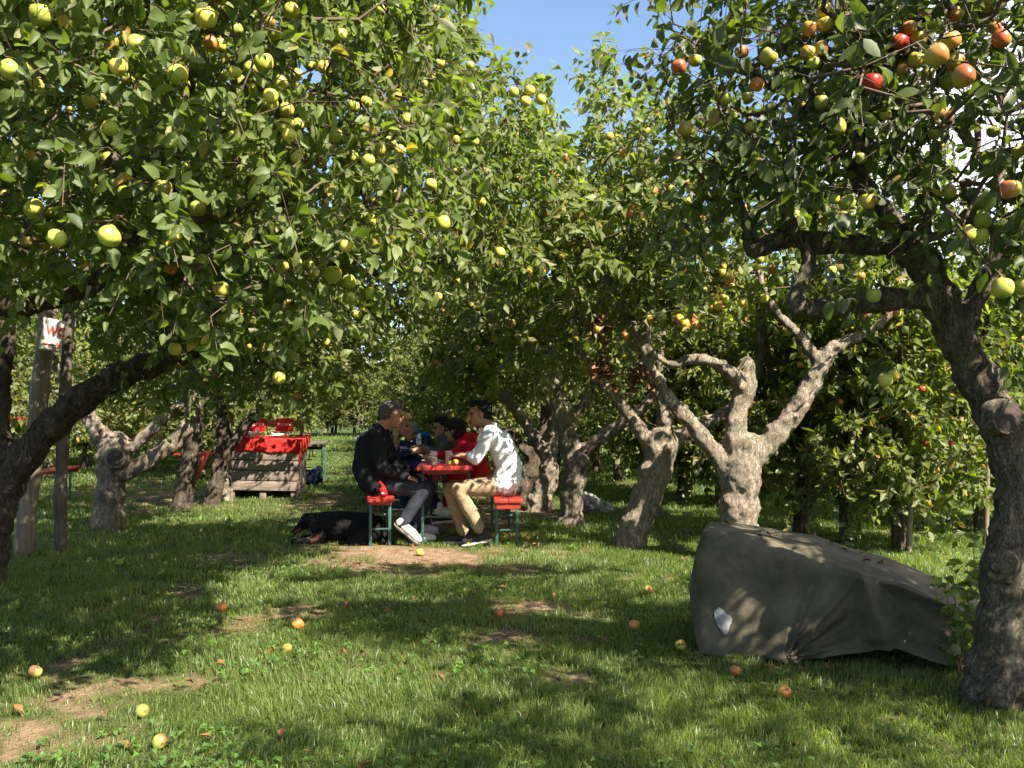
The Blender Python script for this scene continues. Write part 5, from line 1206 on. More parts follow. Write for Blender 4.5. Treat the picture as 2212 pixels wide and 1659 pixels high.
skin('body', [('c', X(-1.82, 8.56, 0.17), 0.135, X(-1.60, 8.58, 0.165), 0.145), ('c', X(-1.60, 8.58, 0.165), 0.145, X(-1.36, 8.60, 0.15), 0.135), ('c', X(-1.40, 8.50, 0.10), 0.11, X(-1.33, 8.56, 0.14), 0.12),
              ('c', X(-1.82, 8.54, 0.20), 0.10, X(-1.92, 8.52, 0.215), 0.085), ('e', X(-1.945, 8.52, 0.225), (0.085, 0.08, 0.075), np.eye(3)), ('c', X(-1.98, 8.52, 0.20), 0.055, X(-2.055, 8.52, 0.135), 0.038), ('c', X(-2.055, 8.52, 0.135), 0.038, X(-2.075, 8.52, 0.115), 0.030),
              ('c', X(-1.90, 8.435, 0.24), 0.028, X(-1.89, 8.425, 0.15), 0.030), ('c', X(-1.90, 8.61, 0.24), 0.028, X(-1.89, 8.615, 0.15), 0.030),
              ('c', X(-1.84, 8.46, 0.10), 0.07, X(-1.80, 8.42, 0.05), 0.045), ('c', X(-1.80, 8.42, 0.05), 0.042, X(-2.02, 8.42, 0.04), 0.036), ('c', X(-2.02, 8.42, 0.04), 0.04, X(-2.06, 8.42, 0.035), 0.036),
              ('c', X(-1.84, 8.62, 0.05), 0.042, X(-2.02, 8.60, 0.04), 0.036), ('c', X(-1.36, 8.47, 0.12), 0.10, X(-1.50, 8.42, 0.06), 0.06), ('c', X(-1.50, 8.42, 0.05), 0.045, X(-1.38, 8.40, 0.035), 0.036), ('c', X(-1.38, 8.40, 0.035), 0.036, X(-1.50, 8.385, 0.03), 0.032),
              ('c', X(-1.27, 8.60, 0.10), 0.05, X(-1.20, 8.52, 0.045), 0.042), ('c', X(-1.20, 8.52, 0.045), 0.042, X(-1.22, 8.42, 0.04), 0.025)], FUR, dog, 0.012, 3, 0.010, 0.025)
mb = MB(); mb.ball((-2.095, 8.52, 0.13), (0.016, 0.02, 0.014), 8); mb.build('nose', EYE, dog)
for sg in (-1, 1):
    mb = MB(); mb.ball((-2.005, 8.52 + sg * 0.045, 0.235), 0.011, 8); mb.build('eye', EYE, dog)

# ------------------------------------------------------------------ on and around the table
GLASS, n, l, b, out = newmat('clear_glass'); b.inputs['Roughness'].default_value = 0.06; b.inputs['Alpha'].default_value = 0.22; b.inputs['Base Color'].default_value = (0.75, 0.80, 0.80, 1)
CIDER, n, l, b, out = newmat('cloudy_cider'); b.inputs['Base Color'].default_value = (0.66, 0.27, 0.04, 1); b.inputs['Subsurface Weight'].default_value = 0.4; b.inputs['Subsurface Scale'].default_value = 0.02; b.inputs['Roughness'].default_value = 0.15
for gx_, gy_, fill, lab in ((-0.735, 8.33, 0.045, 'drinking glass one third full of amber cider, left one on the table'), (-0.598, 8.36, 0.098, 'drinking glass almost full of amber cider, behind the green apple')):
    g_ = empty('drinking_glass', (gx_, gy_, 0.771), 0, lab, 'glass', 'cider glasses on the table')
    mb = MB(); mb.lathe([(0, 0.0), (0.024, 0.0), (0.027, 0.01), (0.034, 0.125), (0.0325, 0.125), (0.026, 0.012), (0, 0.010)], 24); mb.build('glass_wall', GLASS, g_, loc=(0, 0, 0))
    rt = 0.026 + (0.0325 - 0.026) * fill / 0.113 - 0.0008
    mb = MB(); mb.lathe([(0, 0.0125), (0.0248, 0.0125), (rt, 0.012 + fill), (0, 0.012 + fill)], 24); mb.build('cider', CIDER, g_, loc=(0, 0, 0))
bt = empty('water_bottle', (-1.14, 11.0, 0.771), 0, 'clear plastic bottle with a bright blue cap', 'bottle')
bt.location = (-1.19, 11.35, 0.771)
mb = MB(); mb.lathe([(0, 0), (0.03, 0), (0.036, 0.01), (0.035, 0.06), (0.037, 0.10), (0.034, 0.14), (0.022, 0.185), (0.013, 0.205), (0.013, 0.215), (0, 0.215)], 20); mb.build('bottle_wall', GLASS, bt, loc=(0, 0, 0))
mb = MB(); mb.lathe([(0, 0.212), (0.016, 0.212), (0.016, 0.238), (0.014, 0.240), (0, 0.240)], 16); mb.build('cap', BLUE, bt, loc=(0, 0, 0))
a = put_apple(None, (-0.583, 8.22, 0.796), 0.026, 'green'); tag(a, 'small bright green apple lying on the table in front of the full glass', 'apple', 'apples on the table'); a.rotation_euler = (0.1, 0.1, 0)
a = put_apple(None, (-0.524, 8.23, 0.798), 0.029, 'blush'); tag(a, 'brownish apple on the table beside the hand in the white sleeve', 'apple', 'apples on the table'); a.rotation_euler = (0.3, 0.1, 2)
pl = MB(); pl.lathe([(0, 0.0), (0.075, 0.002), (0.105, 0.014), (0.107, 0.017), (0.074, 0.006), (0, 0.005)], 28); o = pl.build('paper_plate', M['white_paint'], None, loc=(-0.79, 8.72, 0.771)); tag(o, 'round pale plate on the table before the blonde person', 'plate')
BREAD = m_plain('bread_crust', (0.36, 0.19, 0.08), 0.8, 0.35, 40, 0.3)
tag(skin('bread_roll', [('c', A(-0.83, 8.70, 0.805), 0.028, A(-0.75, 8.72, 0.805), 0.026)], BREAD, None, 0.008, 2, 0.008, 0.03), 'brown bread roll on the pale plate', 'bread')
kn = empty('knife', (-0.70, 8.55, 0.775), R(160), 'table knife with a pale blade lying by the plate', 'knife'); mw = pmat(kn)
mb = MB(); mb.box((0.045, 0, 0.003), (0.10, 0.014, 0.002), bevel=0.0008); mb.build('blade', M['white_paint'], kn, M=mw); mb = MB(); mb.box((-0.05, 0, 0.004), (0.09, 0.016, 0.008), bevel=0.003); mb.build('handle', DKSHOE, kn, M=mw)
# small red pouch standing on the bench end
po = empty('pouch', (-1.19, 8.16, 0.481), 0, 'small red pouch with a black opening and a white patch, standing on the bench', 'pouch')
skin('pouch_body', [('c', A(-1.175, 8.165, 0.515), 0.034, A(-1.195, 8.175, 0.565), 0.032), ('c', A(-1.195, 8.175, 0.565), 0.032, A(-1.215, 8.19, 0.615), 0.015)], RED_H, po, 0.005, 2, 0.006, 0.03)
skin('opening', [('e', A(-1.207, 8.150, 0.588), (0.017, 0.012, 0.024), np.eye(3))], BLACK, po, 0.004, 1)
skin('white_patch', [('e', A(-1.172, 8.133, 0.518), (0.024, 0.006, 0.013), np.eye(3))], CANVAS, po, 0.004, 1)

# ------------------------------------------------------------------ tarpaulin over a pile
m, n, l, b, out = newmat('old_felt_tarpaulin')
t1 = noise_node(n, l, 5, 7, 0.65); t2 = noise_node(n, l, 160, 3, 0.6); t3 = noise_node(n, l, 18, 5, 0.7)
ra = ramp(n, [(0.3, (0.052, 0.045, 0.029)), (0.5, (0.090, 0.077, 0.050)), (0.72, (0.15, 0.125, 0.085))]); l.new(t1.outputs['Fac'], ra.inputs['Fac'])
rw = ramp(n, [(0.70, (0, 0, 0)), (0.76, (0.7, 0.7, 0.7))]); l.new(t3.outputs['Fac'], rw.inputs['Fac'])
mx = n.new('ShaderNodeMixRGB'); mx.inputs['Color2'].default_value = (0.26, 0.23, 0.175, 1); l.new(rw.outputs['Color'], mx.inputs['Fac']); l.new(ra.outputs['Color'], mx.inputs['Color1'])
l.new(mx.outputs['Color'], b.inputs['Base Color']); b.inputs['Roughness'].default_value = 0.85; b.inputs['Specular IOR Level'].default_value = 0.2
bp = n.new('ShaderNodeBump'); bp.inputs['Strength'].default_value = 0.5; bp.inputs['Distance'].default_value = 0.006
ab = n.new('ShaderNodeMath'); ab.operation = 'ADD'; l.new(t2.outputs['Fac'], ab.inputs[0]); l.new(t3.outputs['Fac'], ab.inputs[1]); l.new(ab.outputs['Value'], bp.inputs['Height'])
l.new(bp.outputs['Normal'], b.inputs['Normal'])
TARP = m
TA, TE, TN, TL = np.array([1.04, 4.80, 0.0]), np.array([0.962, -0.273, 0.0]), np.array([0.273, 0.962, 0.0]), 1.32
def tarp_h(s): return np.interp(s, [-0.1, 0, 0.12, 0.3, 0.45, 0.6, 0.75, 0.9, 1.05, 1.3, 1.5], [0.60, 0.605, 0.60, 0.575, 0.545, 0.485, 0.44, 0.355, 0.27, 0.22, 0.16])
def tarp(s, t):
    """s along, t over: 0 front hem, 0.40 front top edge, 0.70 back top edge, 1 back hem -> points"""
    s = np.asarray(s, float); t = np.asarray(t, float)
    h = tarp_h(s); W = 0.70
    hem = np.interp(s, [0, 0.3, 0.36, 0.5, 0.7, 0.85, 1.0, 1.3], [0.0, 0.0, 0.01, 0.05, 0.115, 0.06, 0.045, 0.02])
    rd = 0.045
    b_ = np.where(t < 0.40, 0.10 * (1 - t / 0.40) ** 1.4 * -1 + 0.02, np.where(t < 0.70, 0.02 + (t - 0.40) / 0.30 * W, W + 0.06 * (t - 0.70) / 0.30))
    z = np.where(t < 0.40, hem + (h - hem) * (t / 0.40), np.where(t < 0.70, h + 0.012 * np.sin((t - 0.4) / 0.3 * np.pi), h * (1 - (t - 0.70) / 0.30)))
    # rounded top edges
    for te, sg in ((0.40, 1), (0.70, -1)):
        q = np.clip(1 - np.abs(t - te) / 0.06, 0, 1); z = z - rd * q ** 2 * 0.7; b_ = b_ + sg * rd * q ** 2 * 0.5
    a_ = s * TL
    # gathered folds radiating from a point on the front hem, only on the front
    ga = 0.30 * TL; dx = a_ - ga; dz = z - 0.01
    rr = np.hypot(dx, dz); th = np.arctan2(dz, dx)
    fr = np.clip((0.46 - t) / 0.12, 0, 1)
    amp = 0.055 * np.clip(rr / 0.08, 0, 1) * np.exp(-rr / 0.30) * np.clip((1.42 - th) / 0.25, 0, 1) * fr
    sw = lambda q: 1 - 2 * np.abs(np.sin(q)) ** 0.75
    fold = sw(8.2 * th + 0.4 * np.sin(rr * 6)) + 0.5 * sw(17.3 * th + 1.0)
    b_ = b_ - amp * fold
    # the ridge that runs from the hump to the gather and to the lower right
    ps, pz = 0.585 * TL, 0.47; rise = np.zeros_like(b_)
    for (px, pz_, ex, ez, am, wd) in ((ps, pz, ga, 0.02, 0.11, 0.15), (ps, pz, 0.90, 0.10, 0.13, 0.15), (ps, pz, 1.48, 0.21, 0.09, 0.11), (ga, 0.02, 0.90, 0.10, 0.07, 0.07), (0.90, 0.10, 1.36, 0.02, 0.10, 0.11), (1.05, 0.30, 1.30, 0.05, 0.05, 0.09)):
        vx, vz = ex - px, ez - pz_; L2 = vx * vx + vz * vz
        k = np.clip(((a_ - px) * vx + (z - pz_) * vz) / L2, 0, 1); dd = np.hypot(a_ - px - k * vx, z - pz_ - k * vz) + 0.02 * (fnoise(a_ * 9, z * 9, 2) - 0.5)
        tent = np.clip(1 - np.abs(dd) / wd, 0, 1) ** 1.3
        rise = np.maximum(rise, am * tent)
    b_ = b_ - rise * fr
    b_ = b_ + 0.05 * np.clip(s - 0.42, 0, 0.4) * fr          # the cloth sags in under the hump
    wv = (fnoise(a_ * 6 + t * 5, t * 14 + a_ * 2, 3) - 0.5)
    b_ = b_ + 0.022 * wv * np.where(t < 0.4, 1, 0.3); z = z + 0.022 * wv * np.where(t > 0.36, 1, 0.0)
    P = TA + TE * a_[..., None] + TN * b_[..., None]; P[..., 2] = np.maximum(z, 0.003)
    return P
sv = np.linspace(0, 1.42, 240); tv = np.linspace(0, 1, 130)
S, T = np.meshgrid(sv, tv, indexing='ij')
P = tarp(S, T)
# left end: rings closing inward, slightly bulged
caps_ = []
c0 = P[0].mean(0); c0[2] = 0.25
for k in (0.97, 0.90, 0.78, 0.6, 0.4, 0.2, 0.03):
    q = c0 + (P[0] - c0) * k - TE * (0.10 * (1 - k) ** 0.6 + 0.012); q[:, 2] = np.maximum(q[:, 2], 0.0); caps_.append(q)
P = np.concatenate([np.stack(caps_[::-1]), P], 0); ns, nt = P.shape[:2]
i = np.arange(ns - 1)[:, None] * nt + np.arange(nt - 1)[None, :]
q = np.stack([i, i + nt, i + nt + 1, i + 1], -1).reshape(-1, 4)
tp_ = empty('tarpaulin', (*TA[:2], 0), 0, 'dark weathered tarpaulin draped over a low pile under the right tree', 'tarpaulin')
o = link('cover', mesh_np('tarpaulin_cover', P.reshape(-1, 3), [q], [TARP]), tp_)
md = o.modifiers.new('thick', 'SOLIDIFY'); md.thickness = 0.006; md.offset = -1
# leaves blown onto the cloth
r = np.random.default_rng(17); k = 26
q_ = tarp(r.uniform(0.05, 1.1, k), r.uniform(0.42, 0.68, k)) + np.array([0, 0, 0.012])
LV, LF, LT = leaf_geo(q_, r.normal(0, 1, (k, 3)) * np.array([1, 1, 0.15]), np.array([0.1, 0, 1.0]) + r.normal(0, 0.2, (k, 3)), r.uniform(0.035, 0.065, k), r.uniform(0.010, 0.017, k), np.zeros(k), 1, r)
tag(link('blown_leaves', mesh_np('blown_leaves', LV, LF, [M['leaf_dead']], tint=LT)), 'small withered leaves blown onto the top of the tarpaulin', None, None, 'stuff')
# pale torn patch near the left end, where the lining shows
pu = [(0.036, 0.142), (0.044, 0.152), (0.055, 0.161), (0.066, 0.154), (0.074, 0.150), (0.084, 0.138), (0.097, 0.134), (0.108, 0.124), (0.104, 0.110), (0.097, 0.100), (0.094, 0.084), (0.085, 0.072), (0.076, 0.070), (0.066, 0.084), (0.052, 0.096), (0.045, 0.112), (0.038, 0.122)]
pp = tarp(np.array([a for a, _ in pu]), np.array([b2 for _, b2 in pu])) - TN * 0.009
cen = tarp(np.array([0.072]), np.array([0.115])) - TN * 0.009
V = np.concatenate([pp, pp + TN * 0.005, cen]); k = len(pp)
F = [np.array([[j, (j + 1) % k, 2 * k] for j in range(k)]), np.array([[j, j + k, (j + 1) % k + k, (j + 1) % k] for j in range(k)])]
link('torn_patch', mesh_np('torn_patch', V, F, [m_plain('pale_lining', (0.27, 0.265, 0.26), 0.8, 0.35, 20)], smooth=False), tp_)
# crumpled grey sheet behind the trunk
g_ = gnd(1287, 1108)
tag(skin('crumpled_sheet', [('c', A(g_.x - 0.25, g_.y + 0.1, 0.12), 0.13, A(g_.x - 0.05, g_.y, 0.10), 0.12), ('c', A(g_.x - 0.05, g_.y, 0.08), 0.10, A(g_.x + 0.12, g_.y - 0.1, 0.05), 0.07), ('c', A(g_.x - 0.3, g_.y + 0.2, 0.2), 0.10, A(g_.x - 0.1, g_.y + 0.1, 0.16), 0.08)], m_plain('grey_plastic_sheet', (0.22, 0.22, 0.19), 0.5, 0.35, 14, 0.5), None, 0.014, 0, 0.12, 0.06), 'crumpled grey sheet heaped behind a trunk right of the picnic table', 'sheet')

# ------------------------------------------------------------------ plank bin with the return station
bw, bd, bh = 0.98, 1.05, 0.74
pb = gnd(490, 1076); pb = Vector((-4.08, 12.75, 0.0))
bin_ = empty('plank_bin', (pb.x, pb.y, 0.0), R(7), 'wooden plank bin draped with a red cloth along its top', 'bin'); bin_.rotation_euler = (0, R(1.6), R(7)); mw = pmat(bin_)
mb = MB(); nb_ = 5; ph = bh / nb_
for k in range(nb_):
    z = 0.12 + ph * (k + 0.5)
    mb.box((bw / 2, 0, z), (bw, 0.022, ph - 0.014), bevel=0.003)
mb.build('front_planks', M['crate_wood'], bin_, M=mw)
mb = MB(); mb.box((bw / 2, bd / 2 + 0.012, 0.12 + bh / 2), (bw - 0.06, bd - 0.05, bh - 0.03)); mb.build('gap_shade_box', M['cut'], bin_, M=mw)  # dark box added behind the planks to block light in the gaps
mb = MB()
for k in range(nb_):
    z = 0.12 + ph * (k + 0.5)
    mb.box((bw - 0.011, bd / 2 + 0.012, z), (0.022, bd, ph - 0.014), bevel=0.003); mb.box((0.011, bd / 2 + 0.012, z), (0.022, bd, ph - 0.014), bevel=0.003); mb.box((bw / 2, bd + 0.03, z), (bw, 0.022, ph - 0.014), bevel=0.003)
mb.build('side_planks', M['crate_wood'], bin_, M=mw)
for px in (0.05, bw / 2, bw - 0.05):
    mb = MB(); mb.box((px, bd / 2, 0.055), (0.09, bd * 0.96, 0.11), bevel=0.004); mb.build('skid', M['crate_wood'], bin_, M=mw)
mb = MB(); mb.box((bw / 2, bd / 2, 0.135), (bw - 0.05, bd - 0.03, 0.02)); mb.build('floor_boards', M['crate_wood'], bin_, M=mw)
# red cloth: over the front, top and right side
zt = 0.12 + bh + 0.004
rows = []
u_ = np.linspace(-0.03, bw + 0.012, 46)
def clothrow(y, z, dx=0): return np.stack([u_ + dx, np.full_like(u_, y) + 0.008 * np.sin(u_ * 19 + z * 9) * (z < zt - 0.01) - 0.004, np.full_like(u_, z) + 0.004 * np.sin(u_ * 31)], -1)
for z in np.linspace(zt - 0.185, zt - 0.01, 8):
    q = clothrow(-0.02, z); q[:, 2] += 0.012 * np.sin(u_ * 7) * (zt - z) / 0.18; q[:, 0] -= 0.05 * (zt - z) * (u_ < 0.1); rows.append(q)
for y in np.linspace(-0.012, bd + 0.04, 14):
    q = clothrow(y, zt + 0.008); q[:, 2] += 0.02 * np.exp(-((u_ - 0.16) / 0.10) ** 2) * np.exp(-(y / 0.3) ** 2); rows.append(q)
P = np.stack(rows); ns, nt = P.shape[:2]; i = np.arange(ns - 1)[:, None] * nt + np.arange(nt - 1)[None, :]
P2 = (np.array(mw)[:3, :3] @ P.reshape(-1, 3).T).T + np.array(mw)[:3, 3]
# right side flap
fl = []
for z in np.linspace(zt + 0.008, zt - 0.36, 10):
    yy = np.linspace(-0.024, bd + 0.04, 16); q = np.stack([np.full_like(yy, bw + 0.016) + 0.006 * np.sin(yy * 23), yy, np.full_like(yy, z)], -1)
    q[:, 2] = zt + 0.008 - (zt + 0.008 - z) * np.interp(yy, [0, 0.12, 0.3, bd], [1.0, 0.95, 0.6, 0.5]); fl.append(q)
Fp = np.stack(fl); fs, ft_ = Fp.shape[:2]; j = np.arange(fs - 1)[:, None] * ft_ + np.arange(ft_ - 1)[None, :]
F2 = (np.array(mw)[:3, :3] @ Fp.reshape(-1, 3).T).T + np.array(mw)[:3, 3]
me = mesh_np('red_cloth', np.concatenate([P2, F2]), [np.stack([i, i + nt, i + nt + 1, i + 1], -1).reshape(-1, 4), np.stack([j, j + ft_, j + ft_ + 1, j + 1], -1).reshape(-1, 4) + len(P2)], [M['red_cloth']])
o = link('red_cloth', me); tag(o, 'bright red cloth laid over the top of the plank bin', 'cloth')
md = o.modifiers.new('thick', 'SOLIDIFY'); md.thickness = 0.003; md.offset = 1
# rack with the two red signs
rk = empty('sign_rack', (pb.x, pb.y, 0), R(7), 'brown lath rack standing behind the plank bin', 'rack'); mw2 = pmat(rk)
mb = MB()
for px in (0.13, 0.93): mb.box((px, 0.96, 0.99), (0.055, 0.03, 0.24), bevel=0.003)
mb.build('upright', M['rack_wood'], rk, M=mw2)
mb = MB(); mb.box((0.53, 0.94, 1.06), (0.90, 0.022, 0.105), bevel=0.003); mb.build('crossbar', M['rack_wood'], rk, M=mw2)
mb = MB(); mb.box((0.53, 1.0, 0.87), (0.9, 0.08, 0.02)); mb.build('foot_rail', M['rack_wood'], rk, M=mw2)
def text(root, body, p, size, mat, mw, name='lettering', ext=0.0015, sx=1.0, off=0.0):
    cu = bpy.data.curves.new(name, 'FONT'); cu.body = body; cu.size = size; cu.align_x = 'CENTER'; cu.align_y = 'CENTER'; cu.extrude = ext; cu.materials.append(mat)
    o = bpy.data.objects.new(name, cu); C.objects.link(o); o.parent = root
    o.matrix_basis = pmat(root).inverted() @ mw @ Matrix.Translation(p) @ Matrix.Rotation(R(90), 4, 'X') @ Matrix.Diagonal((sx, 1, 1, 1))
    cu.offset = off
    bpy.context.view_layer.update()
    me = bpy.data.meshes.new_from_object(o.evaluated_get(bpy.context.evaluated_depsgraph_get()))
    mtx = o.matrix_basis.copy(); bpy.data.objects.remove(o)
    o = bpy.data.objects.new(name, me); C.objects.link(o); o.parent = root; o.matrix_basis = mtx
    return o
for cx, w_, body, lab in ((0.27, 0.245, 'GLÄSER', 'red sign with white lettering, partly covered by the dark limb'), (0.675, 0.265, 'GESCHIRR', 'red sign with white lettering above the white trays')):
    sg = empty('red_sign', (pb.x, pb.y, 0), R(7), lab, 'sign', 'red signs on the return station')
    mb = MB(); mb.box((cx, 0.915, 1.04), (w_, 0.012, 0.205), bevel=0.002); mb.build('board', M['red_cloth'], sg, M=mw2)
    text(sg, body, (cx, 0.9065, 1.045), 0.058 if len(body) < 7 else 0.052, M['letter_white'], mw2)
mb = MB(); mb.box((0, 0, 0.012), (0.26, 0.16, 0.012), bevel=0.004); mb.box((0, 0, 0.028), (0.25, 0.15, 0.014), bevel=0.004); mb.box((-0.118, 0, 0.046), (0.022, 0.15, 0.02), bevel=0.006); mb.box((0.118, 0, 0.042), (0.022, 0.15, 0.014), bevel=0.005)
tag(mb.build('tray', M['white_paint'], None, loc=mw2 @ Vector((0.67, 0.45, 0.862 + 0.02))), 'stacked white trays on the red cloth under the right-hand sign', 'tray')
tag(skin('paper_bundle', [('c', np.array(mw2 @ Vector((0.25, 0.42, 0.915))), 0.035, np.array(mw2 @ Vector((0.35, 0.44, 0.925))), 0.035)], M['white_paint'], None, 0.008, 0, 0.06, 0.03), 'crumpled white paper bundle on the red cloth under the left sign', 'paper')
# red box and dark bag at the shaded table
mb = MB(); mb.box((0, 0, 0.07), (0.22, 0.20, 0.13), bevel=0.01); mb.box((0, 0, 0.145), (0.23, 0.21, 0.02), bevel=0.006); tag(mb.build('red_box', M['red_paint'], None, loc=(-3.50, 14.85, 0.701)), 'red box standing on the shaded table beside the plank bin', 'box')
bag = skin('bag', [('c', A(-3.50, 15.0, 0.14), 0.13, A(-3.30, 15.0, 0.13), 0.12), ('c', A(-3.3, 14.95, 0.2), 0.10, A(-3.25, 15.0, 0.26), 0.07)], NAVY, None, 0.02, 2, 0.05, 0.1); tag(bag, 'dark blue bag in the shade under the table beside the plank bin', 'bag')
# red board leaning among the far trunks, red board at the left edge
ld = empty('leaning_board', (-5.6, 15.6, 0), 0, 'red board leaning on edge between the dark trunks left of the plank bin', 'board')
ld.rotation_euler = (0, R(24), 0); mb = MB(); mb.box((0, 0, 0.30), (0.06, 0.25, 0.58), bevel=0.01); mb.build('panel', M['red_paint'], ld, M=pmat(ld)); mb = MB(); mb.box((0, -0.135, 0.22), (0.05, 0.02, 0.36), bevel=0.004); mb.build('batten', M['red_paint'], ld, M=pmat(ld))
ps_ = empty('red_canopy', (-7.25, 13.0, 0), R(20), 'red awning corner on a dark post at the left edge of the view', 'awning')
mw = pmat(ps_); mb = MB(); mb.box((0, 0, 1.16), (0.5, 0.5, 0.07), Matrix.Rotation(R(22), 4, 'Y'), bevel=0.01); mb.build('awning', M['red_cloth'], ps_, M=mw); mb = MB(); mb.cyl((-0.12, 0, 0), (-0.12, 0, 1.2), 0.04, n=10); mb.build('post', M['stake_wood'], ps_, M=mw)

# ------------------------------------------------------------------ sign post, stake, wire
def rough_post(name, limb, mat, label, cat, knobs=()):
    root = empty(name, (limb[0][0].x, limb[0][0].y, 0), 0, label, cat)
    skin('post', limb_prims([limb]) + [('c', np.array([*p]), q_, np.array([*p]) + A(0, 0, 0.02), q_) for p, q_ in knobs], mat, root, 0.012, 2, 0.006, 0.05)
    return root
sp_ = rough_post('sign_post', [(pt(50, 1215, 7.9), 0.082), (pt(68, 1020, 7.9), 0.080), (pt(85, 850, 7.9), 0.078), (pt(103, 690, 7.9), 0.076), (pt(108, 640, 7.9), 0.074)], M['post_wood'], 'round wooden post carrying the white toilet sign', 'post')
rough_post('stake', [(pt(130, 1205, 8.05), 0.058), (pt(131, 1080, 8.05), 0.056), (pt(136, 950, 8.05), 0.055), (pt(142, 820, 8.05), 0.052), (pt(150, 650, 8.05), 0.048)], M['stake_wood'], 'thin bark-covered stake right of the sign post', 'stake', [(pt(139, 900, 7.99), 0.045)])
c_ = pt(112.5, 724, 7.80)
sn = empty('toilet_sign', c_, R(52), 'white sheet sign reading WC with a red arrow, nailed to the round post', 'sign')
sn.rotation_euler = (R(0), R(9), R(44))
mw = pmat(sn)
V = []; nu, nv = 12, 14
for j in range(nv):
    for i_ in range(nu):
        a_ = (i_ / (nu - 1) - 0.5) * 0.185; z_ = (j / (nv - 1) - 0.5) * 0.285
        V.append((a_ + 0.004 * math.sin(z_ * 30), 0.005 * math.sin(a_ * 24 + z_ * 12) + 0.002 * math.sin(z_ * 30), z_))
i = np.arange(nv - 1)[:, None] * nu + np.arange(nu - 1)[None, :]
V = (np.array(mw)[:3, :3] @ np.array(V).T).T + np.array(mw)[:3, 3]
o = link('sheet', mesh_np('sign_sheet', V, [np.stack([i, i + 1, i + nu + 1, i + nu], -1).reshape(-1, 4)], [M['sign_sheet']]), sn); md = o.modifiers.new('thick', 'SOLIDIFY'); md.thickness = 0.003; md.offset = 1
text(sn, 'WC', (0.020, -0.016, 0.035), 0.115, M['letter_red'], mw, ext=0.001, sx=0.78, off=0.003)
mb = MB(); mb.box((0.0, -0.017, -0.085), (0.135, 0.002, 0.010)); 
for sg in (1, -1): mb.box((0.058, -0.017, -0.085 + sg * 0.012), (0.042, 0.002, 0.009), Matrix.Rotation(R(sg * 38), 4, 'Y'))
mb.build('arrow', M['letter_red'], sn, M=mw, smooth=False)
mb = MB(); a_, b2 = pt(70, 1168, 7.82), pt(140, 1170, 8.0)
mb.cyl(a_, b2, 0.004, n=6); mb.cyl(a_ - Vector((0, 0, 0.03)), b2 - Vector((0, 0, 0.025)), 0.004, n=6); tag(mb.build('wire', M['wire'], None), 'dark wire strung between the round post and the thin stake near the ground', 'wire')
# thin stakes beside the young trees on the right
for u2, v2, t2, lab in ((1742, 1150, 960, 'thin pale stake beside the stem right of the forked tree'), (1962, 1192, 1030, 'thin stake beside the two close young stems'), (2128, 1178, 900, 'thin stake half hidden behind the leaning right trunk')):
    g_ = gnd(u2, v2); rough_post('tree_stake', [(Vector((g_.x, g_.y, -0.05)), 0.028), (pt(u2 + 4, (v2 + t2) / 2, g_.y), 0.027), (pt(u2 + 7, t2, g_.y), 0.025)], M['post_wood'], lab, 'stake')
# twist of red and white ribbon in the hedge of young trees
cr = pt(1842, 930, 8.55); rb_ = empty('ribbon', cr, 0, 'red and white ribbon twist hanging among the young trees', 'ribbon')
skin('red_loops', [('c', A(*(cr + Vector((-0.05, 0, 0.01)))), 0.012, A(*(cr + Vector((0.0, -0.02, 0.04)))), 0.018), ('c', A(*(cr + Vector((0.0, -0.02, 0.04)))), 0.014, A(*(cr + Vector((0.05, 0, 0.0)))), 0.016), ('c', A(*(cr + Vector((-0.04, 0, -0.02)))), 0.012, A(*(cr + Vector((0.0, -0.01, 0.0)))), 0.012)], M['red_cloth'], rb_, 0.006, 1, 0.02, 0.02)
skin('white_tails', [('c', A(*(cr + Vector((0.0, -0.03, 0.0)))), 0.012, A(*(cr + Vector((0.03, -0.03, -0.04)))), 0.016), ('c', A(*(cr + Vector((-0.02, -0.03, -0.06)))), 0.010, A(*(cr + Vector((0.03, -0.03, -0.05)))), 0.012)], M['white_paint'], rb_, 0.006, 1, 0.02, 0.02)

# ------------------------------------------------------------------ young shoot by the right trunk, withered spray
r = np.random.default_rng(91)
def shoot(name, base_p, tops, label, cat, mat, nleaf, L, dark=False):
    root = empty(name, (base_p.x, base_p.y, 0), 0, label, cat)
    s0, s1, r0, r1, LP, LA = [], [], [], [], [], []
    for tpt in tops:
        a_ = np.array([*base_p]); e_ = np.array([*tpt]); prev = a_
        for k in range(1, 9):
            q_ = a_ + (e_ - a_) * k / 8 + r.normal(0, 0.012, 3); s0.append(prev); s1.append(q_); r0.append(0.006 * (1 - k / 11)); r1.append(0.006 * (1 - (k + 1) / 11)); prev = q_
            for _ in range(nleaf):
                if k > 1: LP.append(q_ + r.normal(0, 0.02, 3)); LA.append(np.array([r.normal(), r.normal(), r.normal() * 0.5 - 0.1]))
    m_ = len(LP); V, F, T_ = leaf_geo(np.array(LP), np.array(LA), np.array([0, -0.3, 1.0]) + r.normal(0, 0.5, (m_, 3)), r.uniform(*L, m_), r.uniform(*L, m_) * 0.34, r.uniform(0.1, 0.8, m_), 2, r)
    TV, TF = tubes((np.array(s0), np.array(s1), np.array(r0), np.array(r1)), 5)
    link('foliage', mesh_np('foliage', V, F, [M[mat]], tint=T_), root); link('stem', mesh_np('stem', TV, [TF], [M['twig']]), root)
    return root
shoot('sapling', Vector((2.16, 4.32, 0)), [pt(2060, 1215, 4.3), pt(2095, 1235, 4.2), pt(2040, 1255, 4.4), pt(2110, 1150, 4.4), pt(2085, 1290, 4.15)], 'leafy green shoot rising beside the foot of the nearest right tree', 'sapling', 'leaf', 3, (0.05, 0.085))
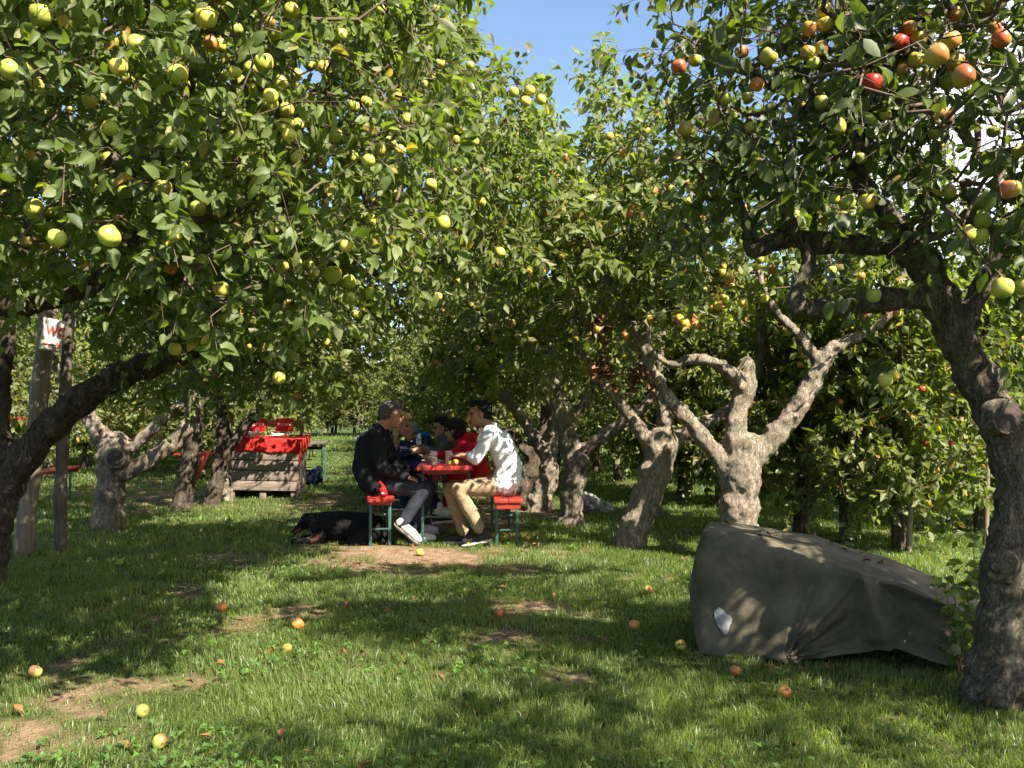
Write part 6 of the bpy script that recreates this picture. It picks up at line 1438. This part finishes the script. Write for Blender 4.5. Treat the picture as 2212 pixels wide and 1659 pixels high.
for cc, lab, nn in ((pt(1310, 790, 7.6), 'withered brown leaf spray hanging over the slanting trunk', 8), (pt(1300, 715, 7.6), 'withered orange twig above the slanting tree limb', 6), (pt(1380, 815, 7.7), 'small brown withered leaf cluster left of the forked tree', 5)):
    shoot('withered_spray', cc + Vector((0, 0, 0.12)), [cc + Vector((r.normal(0, 0.10), r.normal(0, 0.05), -0.05 - 0.1 * r.random())) for _ in range(nn)], lab, 'dead leaves', 'leaf_dead', 2, (0.05, 0.09))

# ------------------------------------------------------------------ windfalls
for u2, v2, rad, kind, lab in ((75, 1462, 0.031, 'bruised', 'green windfall with a brown spot, lying by the bare soil at the left edge'), (308, 1548, 0.029, 'bruised', 'yellow-green windfall in the bottom left grass, the farther of two'), (345, 1616, 0.028, 'bruised', 'pale green windfall nearest the bottom edge of the picture'),
        (480, 1319, 0.034, 'orange', 'orange-yellow windfall on the bare soil track'), (644, 1358, 0.034, 'orange', 'orange windfall in the shade left of the red one'), (1077, 1333, 0.030, 'red', 'bright red windfall alone in the middle of the lawn'),
        (1370, 1359, 0.031, 'yellow', 'yellow windfall in the sunny grass left of the tarpaulin'), (1470, 1402, 0.028, 'yellow', 'small yellow windfall close to the front corner of the tarpaulin'), (1588, 1457, 0.026, 'orange', 'orange windfall in the grass in front of the tarpaulin'),
        (1693, 1506, 0.030, 'orange', 'blushed orange windfall right of centre, in front of the tarpaulin folds'), (907, 1197, 0.033, 'yellow', 'lemon-yellow windfall on the soil below the table'), (1013, 1179, 0.040, 'blush', 'yellow and orange windfall beside the table leg'),
        (1140, 1166, 0.033, 'yellow', 'yellow windfall right of the white shirted person\'s bench'), (1092, 1163, 0.034, 'green', 'green windfall between the legs of the right bench'), (1106, 1174, 0.026, 'bruised', 'small dull yellow windfall just in front of the right bench'), (958, 1126, 0.034, 'green', 'green windfall under the table near the pale shoe'),
        (975, 1128, 0.034, 'yellow', 'yellow windfall under the table near the pale shoe'), (1218, 1474, 0.026, 'bruised', 'brownish rotten windfall in the lawn below the red one'), (620, 1408, 0.024, 'orange', 'small dull orange windfall in the shaded lawn'), (1400, 1280, 0.03, 'yellow', 'yellow windfall in the grass before the slanting tree')):
    g_ = gnd(u2, v2 + 5)
    a = put_apple(None, (g_.x, g_.y, rad * 0.78 + 0.01), rad, kind, r.uniform(-1.2, 1.2), 'windfall_apple'); tag(a, lab, 'apple', 'windfall apples in the grass')
